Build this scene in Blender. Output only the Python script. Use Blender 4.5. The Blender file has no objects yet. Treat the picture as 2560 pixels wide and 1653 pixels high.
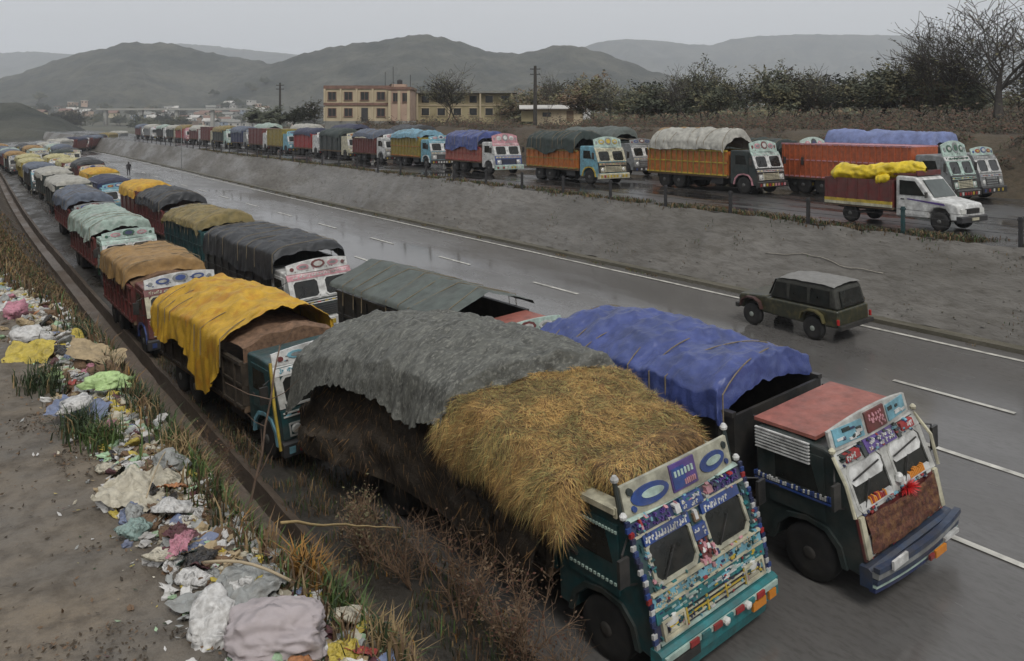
import bpy, math, random
from mathutils import Vector, Matrix, noise, Euler
from mathutils.bvhtree import BVHTree

rnd = random.Random(7)
scene = bpy.context.scene
COL = scene.collection
R = math.radians
# ------------------------------------------------------------------ camera, sky, sun, exposure
CAM_H = 7.6
YAW = math.atan2(1430, 2078)
cam_d = bpy.data.cameras.new('camera')
cam = bpy.data.objects.new('camera', cam_d)
COL.objects.link(cam)
cam.location = (0, 0, CAM_H)
cam.rotation_euler = (R(90), 0, -YAW)
cam_d.sensor_width = 36
cam_d.lens = 36 * 2078 / 2560
cam_d.shift_y = -526 / 2560
cam_d.clip_start = 0.05
cam_d.clip_end = 12000
scene.camera = cam

world = bpy.data.worlds.new('World')
scene.world = world
world.use_nodes = True
wn, wl = world.node_tree.nodes, world.node_tree.links
bg = wn['Background']
sky = wn.new('ShaderNodeTexSky')
sky.sky_type = 'NISHITA'
sky.sun_disc = False
SUN_EL, SUN_ROT = R(52), R(200)
sky.sun_elevation = SUN_EL
sky.sun_rotation = SUN_ROT
sky.air_density = 1.0
sky.dust_density = 6.0
hs = wn.new('ShaderNodeHueSaturation')
hs.inputs['Saturation'].default_value = 0.25
mxw = wn.new('ShaderNodeMix')
mxw.data_type = 'RGBA'
mxw.inputs[0].default_value = 0.88
mxw.inputs[7].default_value = (6.0, 6.1, 6.28, 1)     # even overcast layer
wl.new(sky.outputs[0], hs.inputs['Color'])
wl.new(hs.outputs[0], mxw.inputs[6])
wl.new(mxw.outputs[2], bg.inputs['Color'])
bg.inputs['Strength'].default_value = 0.1

sun_d = bpy.data.lights.new('sun', 'SUN')
sun_d.energy = 1.5
sun_d.angle = R(18)
sun_d.color = (1.0, 0.97, 0.92)
sun = bpy.data.objects.new('sun', sun_d)
COL.objects.link(sun)
sdir = Vector((math.sin(SUN_ROT) * math.cos(SUN_EL), math.cos(SUN_ROT) * math.cos(SUN_EL), math.sin(SUN_EL)))
sun.rotation_euler = sdir.to_track_quat('Z', 'Y').to_euler()

scene.view_settings.view_transform = 'Standard'
scene.view_settings.look = 'None'
scene.view_settings.exposure = 0.2
scene.view_settings.gamma = 1.0
scene.view_settings.use_curve_mapping = False
scene.render.engine = 'CYCLES'
cy = scene.cycles
cy.max_bounces = 6
cy.diffuse_bounces = 3
cy.glossy_bounces = 3
cy.transmission_bounces = 4
cy.transparent_max_bounces = 6
cy.volume_bounces = 2
cy.use_denoising = True
cy.caustics_reflective = False
cy.caustics_refractive = False

# ------------------------------------------------------------------ helpers
def nz(x, y, z=0.0):
    return noise.noise(Vector((x, y, z)))

def sm(a, b, x):
    t = min(1.0, max(0.0, (x - a) / (b - a)))
    return t * t * (3 - 2 * t)

RX, RY = math.cos(YAW), -math.sin(YAW)
FX, FY = math.sin(YAW), math.cos(YAW)
def place(right, depth, z=0.0):
    """a point 'right' metres to the side and 'depth' metres ahead of the viewpoint"""
    return Vector((FX * depth + RX * right, FY * depth + RY * right, z))

class MB:
    def __init__(self):
        self.v, self.f, self.m = [], [], []
    def add(self, vs, fs, mi=0):
        o = len(self.v)
        self.v.extend(vs)
        for f in fs:
            self.f.append([i + o for i in f])
            self.m.append(mi)
        return self
    def hexa(self, p, mi=0):   # p: 4 bottom then 4 top, counter-clockwise
        return self.add(p, [(3, 2, 1, 0), (4, 5, 6, 7), (0, 1, 5, 4), (1, 2, 6, 5), (2, 3, 7, 6), (3, 0, 4, 7)], mi)
    def box(self, x0, x1, y0, y1, z0, z1, mi=0, M=None):
        p = [(x0, y0, z0), (x1, y0, z0), (x1, y1, z0), (x0, y1, z0), (x0, y0, z1), (x1, y0, z1), (x1, y1, z1), (x0, y1, z1)]
        if M is not None:
            p = [tuple(M @ Vector(q)) for q in p]
        return self.hexa(p, mi)
    def prism(self, prof, x0, x1, mi=0):   # prof in (y,z), extruded along x
        n = len(prof)
        vs = [(x0, y, z) for y, z in prof] + [(x1, y, z) for y, z in prof]
        fs = [(i, (i + 1) % n, n + (i + 1) % n, n + i) for i in range(n)]
        fs += [tuple(range(n - 1, -1, -1)), tuple(range(n, 2 * n))]
        return self.add(vs, fs, mi)
    def tube(self, path, rad, seg=6, mi=0, cap=True):
        path = [Vector(p) for p in path]
        n = len(path)
        if not isinstance(rad, (list, tuple)):
            rad = [rad] * n
        vs, fs = [], []
        up = None
        for i, p in enumerate(path):
            d = (path[min(i + 1, n - 1)] - path[max(i - 1, 0)])
            if d.length < 1e-9:
                d = Vector((0, 0, 1))
            d.normalize()
            if up is None:
                up = d.orthogonal().normalized()
            else:
                up = up - d * up.dot(d)
                if up.length < 1e-5:
                    up = d.orthogonal()
                up.normalize()
            s = d.cross(up)
            for k in range(seg):
                a = 2 * math.pi * k / seg
                vs.append(tuple(p + (up * math.cos(a) + s * math.sin(a)) * rad[i]))
        for i in range(n - 1):
            for k in range(seg):
                fs.append((i * seg + k, i * seg + (k + 1) % seg, (i + 1) * seg + (k + 1) % seg, (i + 1) * seg + k))
        if cap:
            fs.append(tuple(range(seg - 1, -1, -1)))
            fs.append(tuple((n - 1) * seg + k for k in range(seg)))
        return self.add(vs, fs, mi)
    def lathe(self, prof, c, axis='x', seg=14, mi=0):  # prof: (r, h) along axis
        vs, fs = [], []
        for r, h in prof:
            for k in range(seg):
                a = 2 * math.pi * k / seg
                u, w = r * math.cos(a), r * math.sin(a)
                q = (h, u, w) if axis == 'x' else ((u, h, w) if axis == 'y' else (u, w, h))
                vs.append((c[0] + q[0], c[1] + q[1], c[2] + q[2]))
        n = len(prof)
        for i in range(n - 1):
            for k in range(seg):
                fs.append((i * seg + k, i * seg + (k + 1) % seg, (i + 1) * seg + (k + 1) % seg, (i + 1) * seg + k))
        fs.append(tuple(range(seg - 1, -1, -1)))
        fs.append(tuple((n - 1) * seg + k for k in range(seg)))
        return self.add(vs, fs, mi)
    def grid(self, nu, nv, fn, mi=0, close=False):
        vs = [fn(i / (nu - 1), j / (nv - 1)) for j in range(nv) for i in range(nu)]
        fs = [(j * nu + i, j * nu + i + 1, (j + 1) * nu + i + 1, (j + 1) * nu + i) for j in range(nv - 1) for i in range(nu - 1)]
        if close:
            pass
        return self.add(vs, fs, mi)
    def mesh(self, name, mats, smooth=False):
        me = bpy.data.meshes.new(name)
        me.from_pydata([tuple(p) for p in self.v], [], self.f)
        if not isinstance(mats, (list, tuple)):
            mats = [mats]
        for m in mats:
            me.materials.append(m)
        if len(mats) > 1:
            me.polygons.foreach_set('material_index', self.m)
        if smooth:
            me.polygons.foreach_set('use_smooth', [True] * len(me.polygons))
        me.update()
        return me
    def build(self, name, mats, parent=None, smooth=False, kind=None, label=None):
        o = bpy.data.objects.new(name, self.mesh(name, mats, smooth))
        COL.objects.link(o)
        if parent is not None:
            o.parent = parent
        if kind:
            o['kind'] = kind
        if label:
            o['label'] = label
        return o

def tag(o, label, cat, group=None):
    o['label'] = label
    o['category'] = cat
    if group:
        o['group'] = group
    return o

def empty(name, loc, yaw=0.0, tilt=0.0):
    o = bpy.data.objects.new(name, None)
    COL.objects.link(o)
    o.empty_display_size = 0.3
    o.location = loc
    o.rotation_euler = (0, tilt, yaw)
    return o

def inst(name, me, parent=None, loc=(0, 0, 0), rot=(0, 0, 0), sc=1.0, mat=None):
    o = bpy.data.objects.new(name, me)
    COL.objects.link(o)
    o.location = loc
    o.rotation_euler = rot
    o.scale = (sc, sc, sc) if not isinstance(sc, (tuple, list)) else sc
    if parent is not None:
        o.parent = parent
    if mat is not None:
        o.material_slots[0].link = 'OBJECT'
        o.material_slots[0].material = mat
    return o

# ------------------------------------------------------------------ materials
MATS = {}
def mat(name, col, rough=0.6, var=0.25, scale=5.0, bump=0.0, bscale=30.0, dirt=0.0, dcol=(0.06, 0.05, 0.04), dscale=1.3,
        metal=0.0, coat=0.0, crease=0.0, crscale=1.7, stretch=None, spec=0.5, sheen=0.0, rvar=0.0, alt=None, altf=0.0, altscale=2.0, trans=0.0):
    if name in MATS:
        return MATS[name]
    m = bpy.data.materials.new(name)
    m.use_nodes = True
    n, l = m.node_tree.nodes, m.node_tree.links
    b = n['Principled BSDF']
    b.inputs['Roughness'].default_value = rough
    b.inputs['Metallic'].default_value = metal
    b.inputs['Specular IOR Level'].default_value = spec
    if coat:
        b.inputs['Coat Weight'].default_value = coat
        b.inputs['Coat Roughness'].default_value = 0.15
    tc = n.new('ShaderNodeTexCoord')
    src = tc.outputs['Object']
    if stretch:
        mp = n.new('ShaderNodeMapping')
        mp.inputs['Scale'].default_value = stretch
        l.new(src, mp.inputs['Vector'])
        src = mp.outputs['Vector']
    def nzn(sc, det=4.0, vec=src):
        t = n.new('ShaderNodeTexNoise')
        t.inputs['Scale'].default_value = sc
        t.inputs['Detail'].default_value = det
        t.inputs['Roughness'].default_value = 0.62
        l.new(vec, t.inputs['Vector'])
        return t.outputs['Fac']
    def rng(v, a, b2, lo, hi):
        r = n.new('ShaderNodeMapRange')
        r.inputs[1].default_value = a
        r.inputs[2].default_value = b2
        r.inputs[3].default_value = lo
        r.inputs[4].default_value = hi
        l.new(v, r.inputs[0])
        return r.outputs[0]
    def mix(fac, a, c):
        x = n.new('ShaderNodeMix')
        x.data_type = 'RGBA'
        if isinstance(fac, float):
            x.inputs[0].default_value = fac
        else:
            l.new(fac, x.inputs[0])
        for k, s in ((6, a), (7, c)):
            if isinstance(s, tuple):
                x.inputs[k].default_value = (*s[:3], 1)
            else:
                l.new(s, x.inputs[k])
        return x.outputs[2]
    lo = tuple(max(0, c * (1 - var)) for c in col)
    hi = tuple(min(0.95, c * (1 + var)) for c in col)
    c = mix(rng(nzn(scale), 0.3, 0.7, 0, 1), lo, hi)
    if alt:
        c = mix(rng(nzn(altscale, 5), 0.62 - altf * 0.3, 0.72 - altf * 0.2, 0, 1), c, alt)
    if dirt > 0:
        c = mix(rng(nzn(dscale, 6, tc.outputs['Object']), 0.4, 0.75, 0, dirt), c, dcol)
    l.new(c, b.inputs['Base Color'])
    if rvar:
        l.new(rng(nzn(scale * 0.7), 0.3, 0.7, max(0.02, rough - rvar), min(1, rough + rvar)), b.inputs['Roughness'])
    if bump:
        bp = n.new('ShaderNodeBump')
        bp.inputs['Strength'].default_value = min(1.0, bump)
        bp.inputs['Distance'].default_value = 0.02 * max(1.0, bump)
        l.new(nzn(bscale, 3), bp.inputs['Height'])
        l.new(bp.outputs[0], b.inputs['Normal'])
        if crease:
            t = n.new('ShaderNodeTexNoise')
            t.noise_type = 'RIDGED_MULTIFRACTAL'
            t.inputs['Scale'].default_value = crscale
            t.inputs['Detail'].default_value = 3.5
            t.inputs['Distortion'].default_value = 0.6
            l.new(tc.outputs['Object'], t.inputs['Vector'])
            b2 = n.new('ShaderNodeBump')
            b2.inputs['Strength'].default_value = min(1.0, crease)
            b2.inputs['Distance'].default_value = 0.05
            l.new(t.outputs[0], b2.inputs['Height'])
            l.new(bp.outputs[0], b2.inputs['Normal'])
            l.new(b2.outputs[0], b.inputs['Normal'])
    MATS[name] = m
    return m

def paint(name, col, dirt=0.62, rough=0.45, **k):
    return mat(name, col, rough, var=0.28, scale=5, dirt=dirt, dcol=(0.075, 0.066, 0.055), dscale=3.2, coat=0.12, bump=0.2, bscale=12, rvar=.15, **k)

def cloth(name, col, rough=0.62, var=0.28, **k):
    k.setdefault('dirt', 0.4)
    k.setdefault('bump', 0.5)
    k.setdefault('bscale', 24)
    k.setdefault('crease', .75)
    return mat(name, col, rough, var=var, scale=3.0, **k)

glass = mat('dark_glass', (0.014, 0.016, 0.015), 0.12, var=0.5, scale=3, dirt=0.3, dscale=5, spec=0.4, rvar=.1)
glass_green = mat('windscreen_glass', (0.06, 0.075, 0.07), 0.1, var=0.3, scale=2, dirt=0.2, spec=0.6)
rubber = mat('tyre_rubber', (0.014, 0.014, 0.014), 0.8, dirt=0.5, dcol=(0.05, 0.042, 0.034), dscale=4)
rim_m = mat('wheel_rim', (0.10, 0.10, 0.095), 0.5, dirt=0.6, dscale=5)
rim_pale = mat('pale_rim', (0.30, 0.33, 0.29), 0.45, dirt=0.35, dscale=5)
steel = mat('dark_steel', (0.03, 0.03, 0.032), 0.55, dirt=0.5)
white_p = paint('white_paint', (0.60, 0.60, 0.58))
cream_p = paint('cream_paint', (0.50, 0.47, 0.34))
blue_p = paint('blue_paint', (0.025, 0.06, 0.22))
dblue_p = paint('navy_paint', (0.02, 0.03, 0.09))
teal_p = paint('teal_paint', (0.02, 0.16, 0.17))
dteal_p = paint('dark_teal_paint', (0.012, 0.055, 0.06))
green_p = paint('green_paint', (0.02, 0.09, 0.05))
mint_p = paint('mint_paint', (0.40, 0.52, 0.46))
cyan_p = paint('cyan_paint', (0.16, 0.36, 0.44))
red_p = paint('red_paint', (0.30, 0.025, 0.025))
pink_p = paint('pink_paint', (0.52, 0.25, 0.28))
maroon_p = paint('maroon_paint', (0.13, 0.028, 0.026))
rust_p = paint('rust_red_paint', (0.30, 0.10, 0.075), dirt=0.3, rough=0.6)
orange_p = paint('orange_paint', (0.42, 0.13, 0.025), dirt=0.5)
box_orange = paint('container_orange', (0.42, 0.10, 0.035), dirt=0.45)
yellow_p = paint('yellow_paint', (0.50, 0.36, 0.04))
olive_p = paint('olive_yellow_paint', (0.26, 0.20, 0.035))
black_p = paint('black_paint', (0.02, 0.02, 0.02))
dgreen_p = paint('dark_green_paint', (0.020, 0.031, 0.030))
purple_p = paint('purple_paint', (0.09, 0.05, 0.22))
grey_p = paint('grey_paint', (0.22, 0.23, 0.23))
lamp_m = mat('lamp_lens', (0.62, 0.62, 0.58), 0.12, var=0.1, spec=0.7)
amber_m = mat('amber_lens', (0.6, 0.22, 0.03), 0.2, var=0.1)
redlens = mat('red_lens', (0.4, 0.02, 0.02), 0.2, var=0.1)
tinsel = mat('red_tinsel', (0.62, 0.03, 0.03), 0.35, var=0.4, scale=20)
wood_m = mat('weathered_wood', (0.15, 0.10, 0.06), 0.8, var=0.35, scale=6, stretch=(1, 1, 8), bump=0.4)
twig_m = mat('dry_twig', (0.16, 0.10, 0.06), 0.85, var=0.35, scale=8)
rope_m = mat('rope', (0.20, 0.16, 0.10), 0.85, var=0.3, scale=30)

t_yellow = cloth('yellow_tarp', (0.54, 0.32, 0.025), var=0.22, dirt=0.25, alt=(0.44, 0.21, 0.015), altf=0.4)
t_blue = cloth('blue_tarp', (0.050, 0.072, 0.225), dirt=0.5, dcol=(0.035, 0.05, 0.10), rough=0.36, crease=1.0, crscale=2.6, alt=(0.075, 0.10, 0.26), altf=0.3, altscale=3)
t_grey = cloth('grey_net_tarp', (0.095, 0.097, 0.085), rough=0.6, var=0.55, bump=1.0, bscale=14, dirt=0.45, dcol=(.05, .05, .045), dscale=2.5, alt=(.20, .20, .175), altf=.4, altscale=13, stretch=(.8, 2.2, 1))  # paler alt speckles paint highlights onto the crumpled net
t_green = cloth('grey_green_tarp', (0.088, 0.105, 0.095), dirt=0.35)
t_black = cloth('black_tarp', (0.022, 0.024, 0.027), rough=0.5, dirt=0.25, dcol=(0.09, 0.09, 0.09))
t_tan = cloth('tan_tarp', (0.30, 0.18, 0.065), dirt=0.4)
t_olive = cloth('olive_tan_tarp', (0.22, 0.165, 0.06), dirt=0.5, dcol=(0.03, 0.05, 0.04))
t_mint = cloth('pale_green_tarp', (0.30, 0.38, 0.33), dirt=0.5, dcol=(0.10, 0.10, 0.09), alt=(0.42, 0.46, 0.42), altf=0.3)
t_slate = cloth('slate_blue_tarp', (0.10, 0.12, 0.16), dirt=0.35)
t_pale = cloth('pale_grey_tarp', (0.36, 0.35, 0.31), dirt=0.4, dcol=(0.14, 0.13, 0.11))
t_dgreen = cloth('dark_green_tarp', (0.022, 0.034, 0.03), dirt=0.3, dcol=(0.06, 0.06, 0.05))
t_cyan = cloth('light_blue_tarp', (0.16, 0.30, 0.38), dirt=0.3)
t_navy = cloth('navy_tarp', (0.03, 0.035, 0.07), dirt=0.3)
t_paleyel = cloth('pale_yellow_tarp', (0.42, 0.38, 0.19), dirt=0.35)
t_bright = cloth('bright_yellow_sheet', (0.68, 0.50, 0.02), dirt=0.12, rough=0.4, alt=(0.5, 0.36, 0.012), altf=0.3)
straw_a = mat('straw_gold', (0.50, 0.315, 0.105), 0.8, var=0.35, scale=6)
straw_b = mat('straw_brown', (0.22, 0.125, 0.048), 0.85, var=0.35, scale=6)
straw_c = mat('straw_olive', (0.33, 0.28, 0.10), 0.85, var=0.35, scale=6)
straw_d = mat('straw_dark', (0.055, 0.038, 0.022), 0.9, var=0.4, scale=6)
load_m = mat('dark_load', (0.05, 0.038, 0.026), 0.9, var=0.5, scale=5, bump=1.0, bscale=14)
brownload = mat('brown_load', (0.17, 0.10, 0.06), 0.85, var=0.5, scale=7, bump=0.6)

# --- ground materials with their own nodes
def ground_mat(name, col_a, col_b, col_c, r_lo, r_hi, s1, s2, stretch=(1, 1, 1), bump=0.3, bscale=25, wet=(0.42, 0.62), bd=0.02, rot=(0, 0, 0), bvec=False):
    m = bpy.data.materials.new(name)
    m.use_nodes = True
    n, l = m.node_tree.nodes, m.node_tree.links
    b = n['Principled BSDF']
    tc = n.new('ShaderNodeTexCoord')
    mp = n.new('ShaderNodeMapping')
    mp.inputs['Scale'].default_value = stretch
    mp.inputs['Rotation'].default_value = rot
    l.new(tc.outputs['Object'], mp.inputs['Vector'])
    def tex(sc, det, vec):
        t = n.new('ShaderNodeTexNoise')
        t.inputs['Scale'].default_value = sc
        t.inputs['Detail'].default_value = det
        t.inputs['Roughness'].default_value = 0.65
        l.new(vec, t.inputs['Vector'])
        return t.outputs['Fac']
    def rng(v, a, c, lo, hi):
        r = n.new('ShaderNodeMapRange')
        for i, q in zip((1, 2, 3, 4), (a, c, lo, hi)):
            r.inputs[i].default_value = q
        l.new(v, r.inputs[0])
        return r.outputs[0]
    def mix(f, a, c):
        x = n.new('ShaderNodeMix')
        x.data_type = 'RGBA'
        l.new(f, x.inputs[0])
        for k, s in ((6, a), (7, c)):
            if isinstance(s, tuple):
                x.inputs[k].default_value = (*s, 1)
            else:
                l.new(s, x.inputs[k])
        return x.outputs[2]
    big = tex(s1, 5, mp.outputs[0])
    fine = tex(s2, 6, mp.outputs[0])
    wetn = tex(s1 * 0.6, 4, mp.outputs[0])
    c = mix(rng(big, 0.35, 0.65, 0, 1), col_a, col_b)
    c = mix(rng(fine, 0.45, 0.72, 0, 0.85), c, col_c)
    l.new(c, b.inputs['Base Color'])
    l.new(rng(wetn, wet[0], wet[1], r_lo, r_hi), b.inputs['Roughness'])
    bp = n.new('ShaderNodeBump')
    bp.inputs['Strength'].default_value = bump
    bp.inputs['Distance'].default_value = bd
    l.new(tex(bscale, 5, mp.outputs[0] if bvec else tc.outputs['Object']), bp.inputs['Height'])
    l.new(bp.outputs[0], b.inputs['Normal'])
    return m

asphalt = ground_mat('wet_asphalt', (0.096, 0.091, 0.086), (0.130, 0.124, 0.118), (0.078, 0.073, 0.068), 0.10, 0.40, 0.35, 14, (1, 0.3, 1), 0.10, 40, bd=0.004)
upper_asphalt = ground_mat('upper_wet_asphalt', (0.026, 0.025, 0.024), (0.045, 0.041, 0.037), (0.02, 0.018, 0.016), 0.04, 0.42, 0.35, 5, (1, 0.5, 1), 0.10, 20, bd=0.004)
mud = ground_mat('dark_mud', (0.028, 0.024, 0.019), (0.05, 0.043, 0.034), (0.02, 0.018, 0.014), 0.25, 0.75, 0.9, 8, (1, 0.5, 1), 0.6, 10, bd=0.05)
concrete = ground_mat('bank_concrete', (0.100, 0.092, 0.079), (0.178, 0.166, 0.148), (0.072, 0.063, 0.050), 0.35, 0.8, 0.26, 2.6, (1, 0.5, 1.9), 0.8, 3.4, bd=0.07, rot=(R(38), 0, 0), bvec=True)
kerb_m = ground_mat('kerb_concrete', (0.085, 0.078, 0.055), (0.14, 0.125, 0.095), (0.05, 0.048, 0.025), 0.5, 0.8, 1.5, 12, (1, 0.4, 1), 0.5, 20)
drain_m = ground_mat('drain_concrete', (0.085, 0.062, 0.044), (0.125, 0.095, 0.072), (0.05, 0.04, 0.03), 0.5, 0.85, 1.2, 9, (1, 0.4, 1), 0.6, 18)
soil = ground_mat('slope_soil', (0.045, 0.031, 0.018), (0.075, 0.052, 0.030), (0.028, 0.021, 0.012), 0.7, 0.95, 0.8, 7, (1, 1, 1), 1.0, 8, bd=0.06)
path_m = ground_mat('trodden_dirt', (0.185, 0.148, 0.105), (0.12, 0.108, 0.092), (0.055, 0.042, 0.029), 0.6, 0.95, 1.3, 9, (1, 1, 1), 0.7, 26, bd=0.02)
field_m = ground_mat('valley_field', (0.055, 0.06, 0.035), (0.09, 0.08, 0.05), (0.035, 0.04, 0.024), 0.8, 0.95, 0.02, 0.3, (1, 1, 1), 0.3, 1)
earth_m = ground_mat('brown_earth', (0.060, 0.042, 0.028), (0.085, 0.065, 0.04), (0.04, 0.034, 0.018), 0.8, 0.95, 0.25, 2.5, (1, 1, 1), 0.9, 4, bd=0.1)
hill_m = ground_mat('hill_forest', (0.012, 0.018, 0.012), (0.085, 0.082, 0.060), (0.006, 0.010, 0.008), 0.85, 1.0, 0.012, 0.075, (1, 1, 1), 0.6, 0.3, bd=3.0)
line_m = mat('worn_road_paint', (0.60, 0.58, 0.52), 0.35, var=0.3, scale=9, dirt=0.92, dcol=(0.10, 0.095, 0.085), dscale=4.5)

# ------------------------------------------------------------------ the ground profile
S_ROAD, X_ROAD = 0.06, 8.0
def zroad(x):
    return S_ROAD * (x - X_ROAD)
def bend(y):               # the whole corridor swings a little to the right far away
    return 2.0 * sm(55, 170, y)

def strip(name, xs, ys, zf, m, kind='structure', amp=0.0, freq=1.0, follow=True, smooth=True, amp2=0.0):
    mb = MB()
    vs = []
    for y in ys:
        for x in xs:
            xx = x + (bend(y) if follow else 0)
            z = zf(x, y) + (amp * nz(xx * freq, y * freq, 3.1) if amp else 0)
            if amp2:
                z += amp2 * (1 - 2 * abs(nz(x * 2.1 + y * .9, y * 1.7 - x, 5.5)))
            vs.append((xx, y, z))
    nx = len(xs)
    fs = [(j * nx + i, j * nx + i + 1, (j + 1) * nx + i + 1, (j + 1) * nx + i) for j in range(len(ys) - 1) for i in range(nx - 1)]
    mb.add(vs, fs)
    return mb.build(name, m, smooth=smooth, kind=kind)

def frange(a, b, n):
    return [a + (b - a) * i / (n - 1) for i in range(n)]
YL = frange(-14, 60, 75) + frange(64, 420, 50)

road = strip('road', frange(7.0, 25.0, 10), YL, lambda x, y: zroad(x), asphalt, amp=0.012, freq=0.5)
shoulder = strip('shoulder', frange(5.7, 7.0, 6), frange(-14, 60, 150) + frange(64, 420, 50), lambda x, y: zroad(x) - 0.02 * (7 - x), mud, amp=0.05, freq=1.3)

def marking(x, y0, y1, w):
    mb = MB()
    n = max(2, int((y1 - y0) / 2) + 1)
    ys = frange(y0, y1, n)
    vs = []
    for y in ys:
        for xx in (x - w / 2, x + w / 2):
            vs.append((xx + bend(y), y, zroad(xx) + 0.02 + 0.012 * nz((xx + bend(y)) * 0.5, y * 0.5, 3.1)))
    mb.add(vs, [(2 * i, 2 * i + 1, 2 * i + 3, 2 * i + 2) for i in range(n - 1)])
    mb.build('lane_marking', line_m, road)
marking(24.42, -14, 300, 0.14)
for k in range(-2, 22):
    marking(20.62 + (0.35 if k < 0 else 0) * 0, 9.3 + 8.05 * k, 12.3 + 8.05 * k, 0.13)
for k in range(-1, 4):
    marking(17.58, 6.2 + 10.0 * k, 9.8 + 10.0 * k, 0.14)
for k in range(-1, 4):
    marking(14.42, 4.7 + 10.0 * k, 8.0 + 10.0 * k, 0.14)

# kerb, drain channel and the sloped concrete bank up to the other carriageway
kz = zroad(25.0)
kerb = strip('kerb', [25.0, 25.005, 25.22, 25.225], YL, lambda x, y: {25.0: kz - .01, 25.005: kz + .13, 25.22: kz + .13, 25.225: kz - .25}[x], kerb_m, smooth=False)
strip('drain_channel', [25.225, 25.5, 25.505], YL, lambda x, y: {25.225: kz - .25, 25.5: kz - .25, 25.505: kz + .05}[x], mud, smooth=False)
Z_UP = 3.6
strip('drain_wall', [25.505, 25.7, 25.705], YL, lambda x, y: {25.505: kz + .05, 25.7: kz + .07, 25.705: kz - .05}[x], kerb_m, smooth=False)
def zbank(x, y):
    t = (x - 25.7) / 1.9
    return kz + 0.02 + (Z_UP - kz - 0.02) * t
bank = strip('concrete_bank', frange(25.702, 27.6, 20), frange(-14, 60, 330) + frange(64, 420, 60), zbank, concrete, amp=0.10, freq=1.1, amp2=0.05)
strip('upper_verge', frange(27.6, 29.0, 6), frange(-14, 60, 100) + frange(64, 420, 50), lambda x, y: Z_UP + 0.02 * (x - 27.6), mud, amp=0.06, freq=1.0)
strip('upper_road', frange(29.0, 47.0, 8), YL, lambda x, y: Z_UP + 0.028 - 0.012 * (x - 29), upper_asphalt, amp=0.01, freq=0.4)

# earth bank and field behind the upper carriageway
def zback(x, y):
    x0 = 47 - 0.03 * max(0, y - 55)
    up = (3.3 * sm(x0, x0 + 6.5, x) + 2.6 * sm(75, 150, x)) * (1 - sm(135, 190, y))
    return Z_UP - 0.9 + 0.75 * sm(46.5, 49.5, x) + up + 0.35 * nz(x * 0.15, y * 0.15) * sm(47, 52, x)
strip('earth_bank', frange(44, 75, 44) + frange(78, 190, 22), frange(-40, 200, 130), zback, earth_m, amp=0.18, freq=0.6, follow=False)

# the left side: trodden path on top of the embankment, slope, drain
def xedge(y):
    return 1.04 + 0.16 * (1 - sm(2.4, 3.8, y)) + 0.07 * nz(y * 0.9, 1.7) - 0.75 * sm(6.8, 13, y)
Z_PATH = 5.9
def zslope(x, y):
    e = xedge(y)
    t = min(1, max(0, (x - e) / (4.75 - e)))
    return -0.12 + (Z_PATH + 0.12) * (1 - t) ** 1.25
def zleft(x, y):
    if x <= xedge(y):
        return Z_PATH + 0.05 * nz(x * 1.1, y * 1.1) + 0.02 * nz(x * 5, y * 5)
    return zslope(x, y) + 0.12 * nz(x * 1.7, y * 1.7, 8) * min(1, (x - xedge(y)) * 2)
def path_z(x, y):
    return Z_PATH + 0.05 * nz(x * 1.1, y * 1.1) + 0.02 * nz(x * 5, y * 5) + 0.008 * nz(x * 17, y * 17)
mb = MB()
ysl = frange(-6, 14, 150) + frange(14.5, 60, 60) + frange(64, 420, 40)
def gp(i, j):
    y = ysl[j]
    t = i / 59
    x = -14 + (xedge(y) + 14) * (1 - (1 - t) ** 2.2)
    return (x, y, path_z(x, y))
mb.add([gp(i, j) for j in range(len(ysl)) for i in range(60)], [(j * 60 + i, j * 60 + i + 1, (j + 1) * 60 + i + 1, (j + 1) * 60 + i) for j in range(len(ysl) - 1) for i in range(59)])
mb.build('dirt_path', path_m, smooth=True, kind='structure')
mb = MB()
def gs(i, j):
    y = ysl[j]
    e = xedge(y)
    x = e + (4.78 - e) * i / 35
    z = path_z(e, y) if i == 0 else zleft(x, y)
    return (x + bend(y) * (i / 35), y, z)
mb.add([gs(i, j) for j in range(len(ysl)) for i in range(36)], [(j * 36 + i, j * 36 + i + 1, (j + 1) * 36 + i + 1, (j + 1) * 36 + i) for j in range(len(ysl) - 1) for i in range(35)])
mb.build('embankment', soil, smooth=True, kind='structure')
dz = {4.7: -0.25, 4.72: 0.10, 5.12: 0.10, 5.14: -0.5, 5.5: -0.5, 5.52: -0.03, 5.72: -0.10}
strip('roadside_drain', list(dz), frange(-14, 60, 90) + frange(64, 420, 40), lambda x, y: dz[x] + (0.05 * nz(y * 0.7, x) if x not in (4.7,) else 0), drain_m, smooth=False)

# valley floor reaching the hills
mb = MB()
mb.box(-500, 5400, -700, 5400, -4.2, -4.0)
mb.build('valley_floor', field_m, kind='structure')
strip('valley_slope', frange(-160, 900, 60), frange(419, 1500, 60), lambda x, y: -1.0 + 6 * nz(x * 0.006, y * 0.006) + 22 * sm(500, 1300, math.hypot(x, y)), field_m, follow=False, amp=0.8, freq=0.05)
strip('valley_terrace', frange(46, 760, 60), frange(199, 420, 30), lambda x, y: zback(min(x, 180), 199) * (1 - sm(199, 260, y)) + sm(199, 260, y) * (2.0 + 2.5 * nz(x * 0.01, y * 0.01)), field_m, follow=False, amp=0.5, freq=0.08)
strip('valley_side', frange(189, 760, 40), frange(-300, 200, 40), lambda x, y: 7.2 + 2.5 * nz(x * 0.01, y * 0.01), field_m, follow=False, amp=0.5, freq=0.08)

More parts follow.
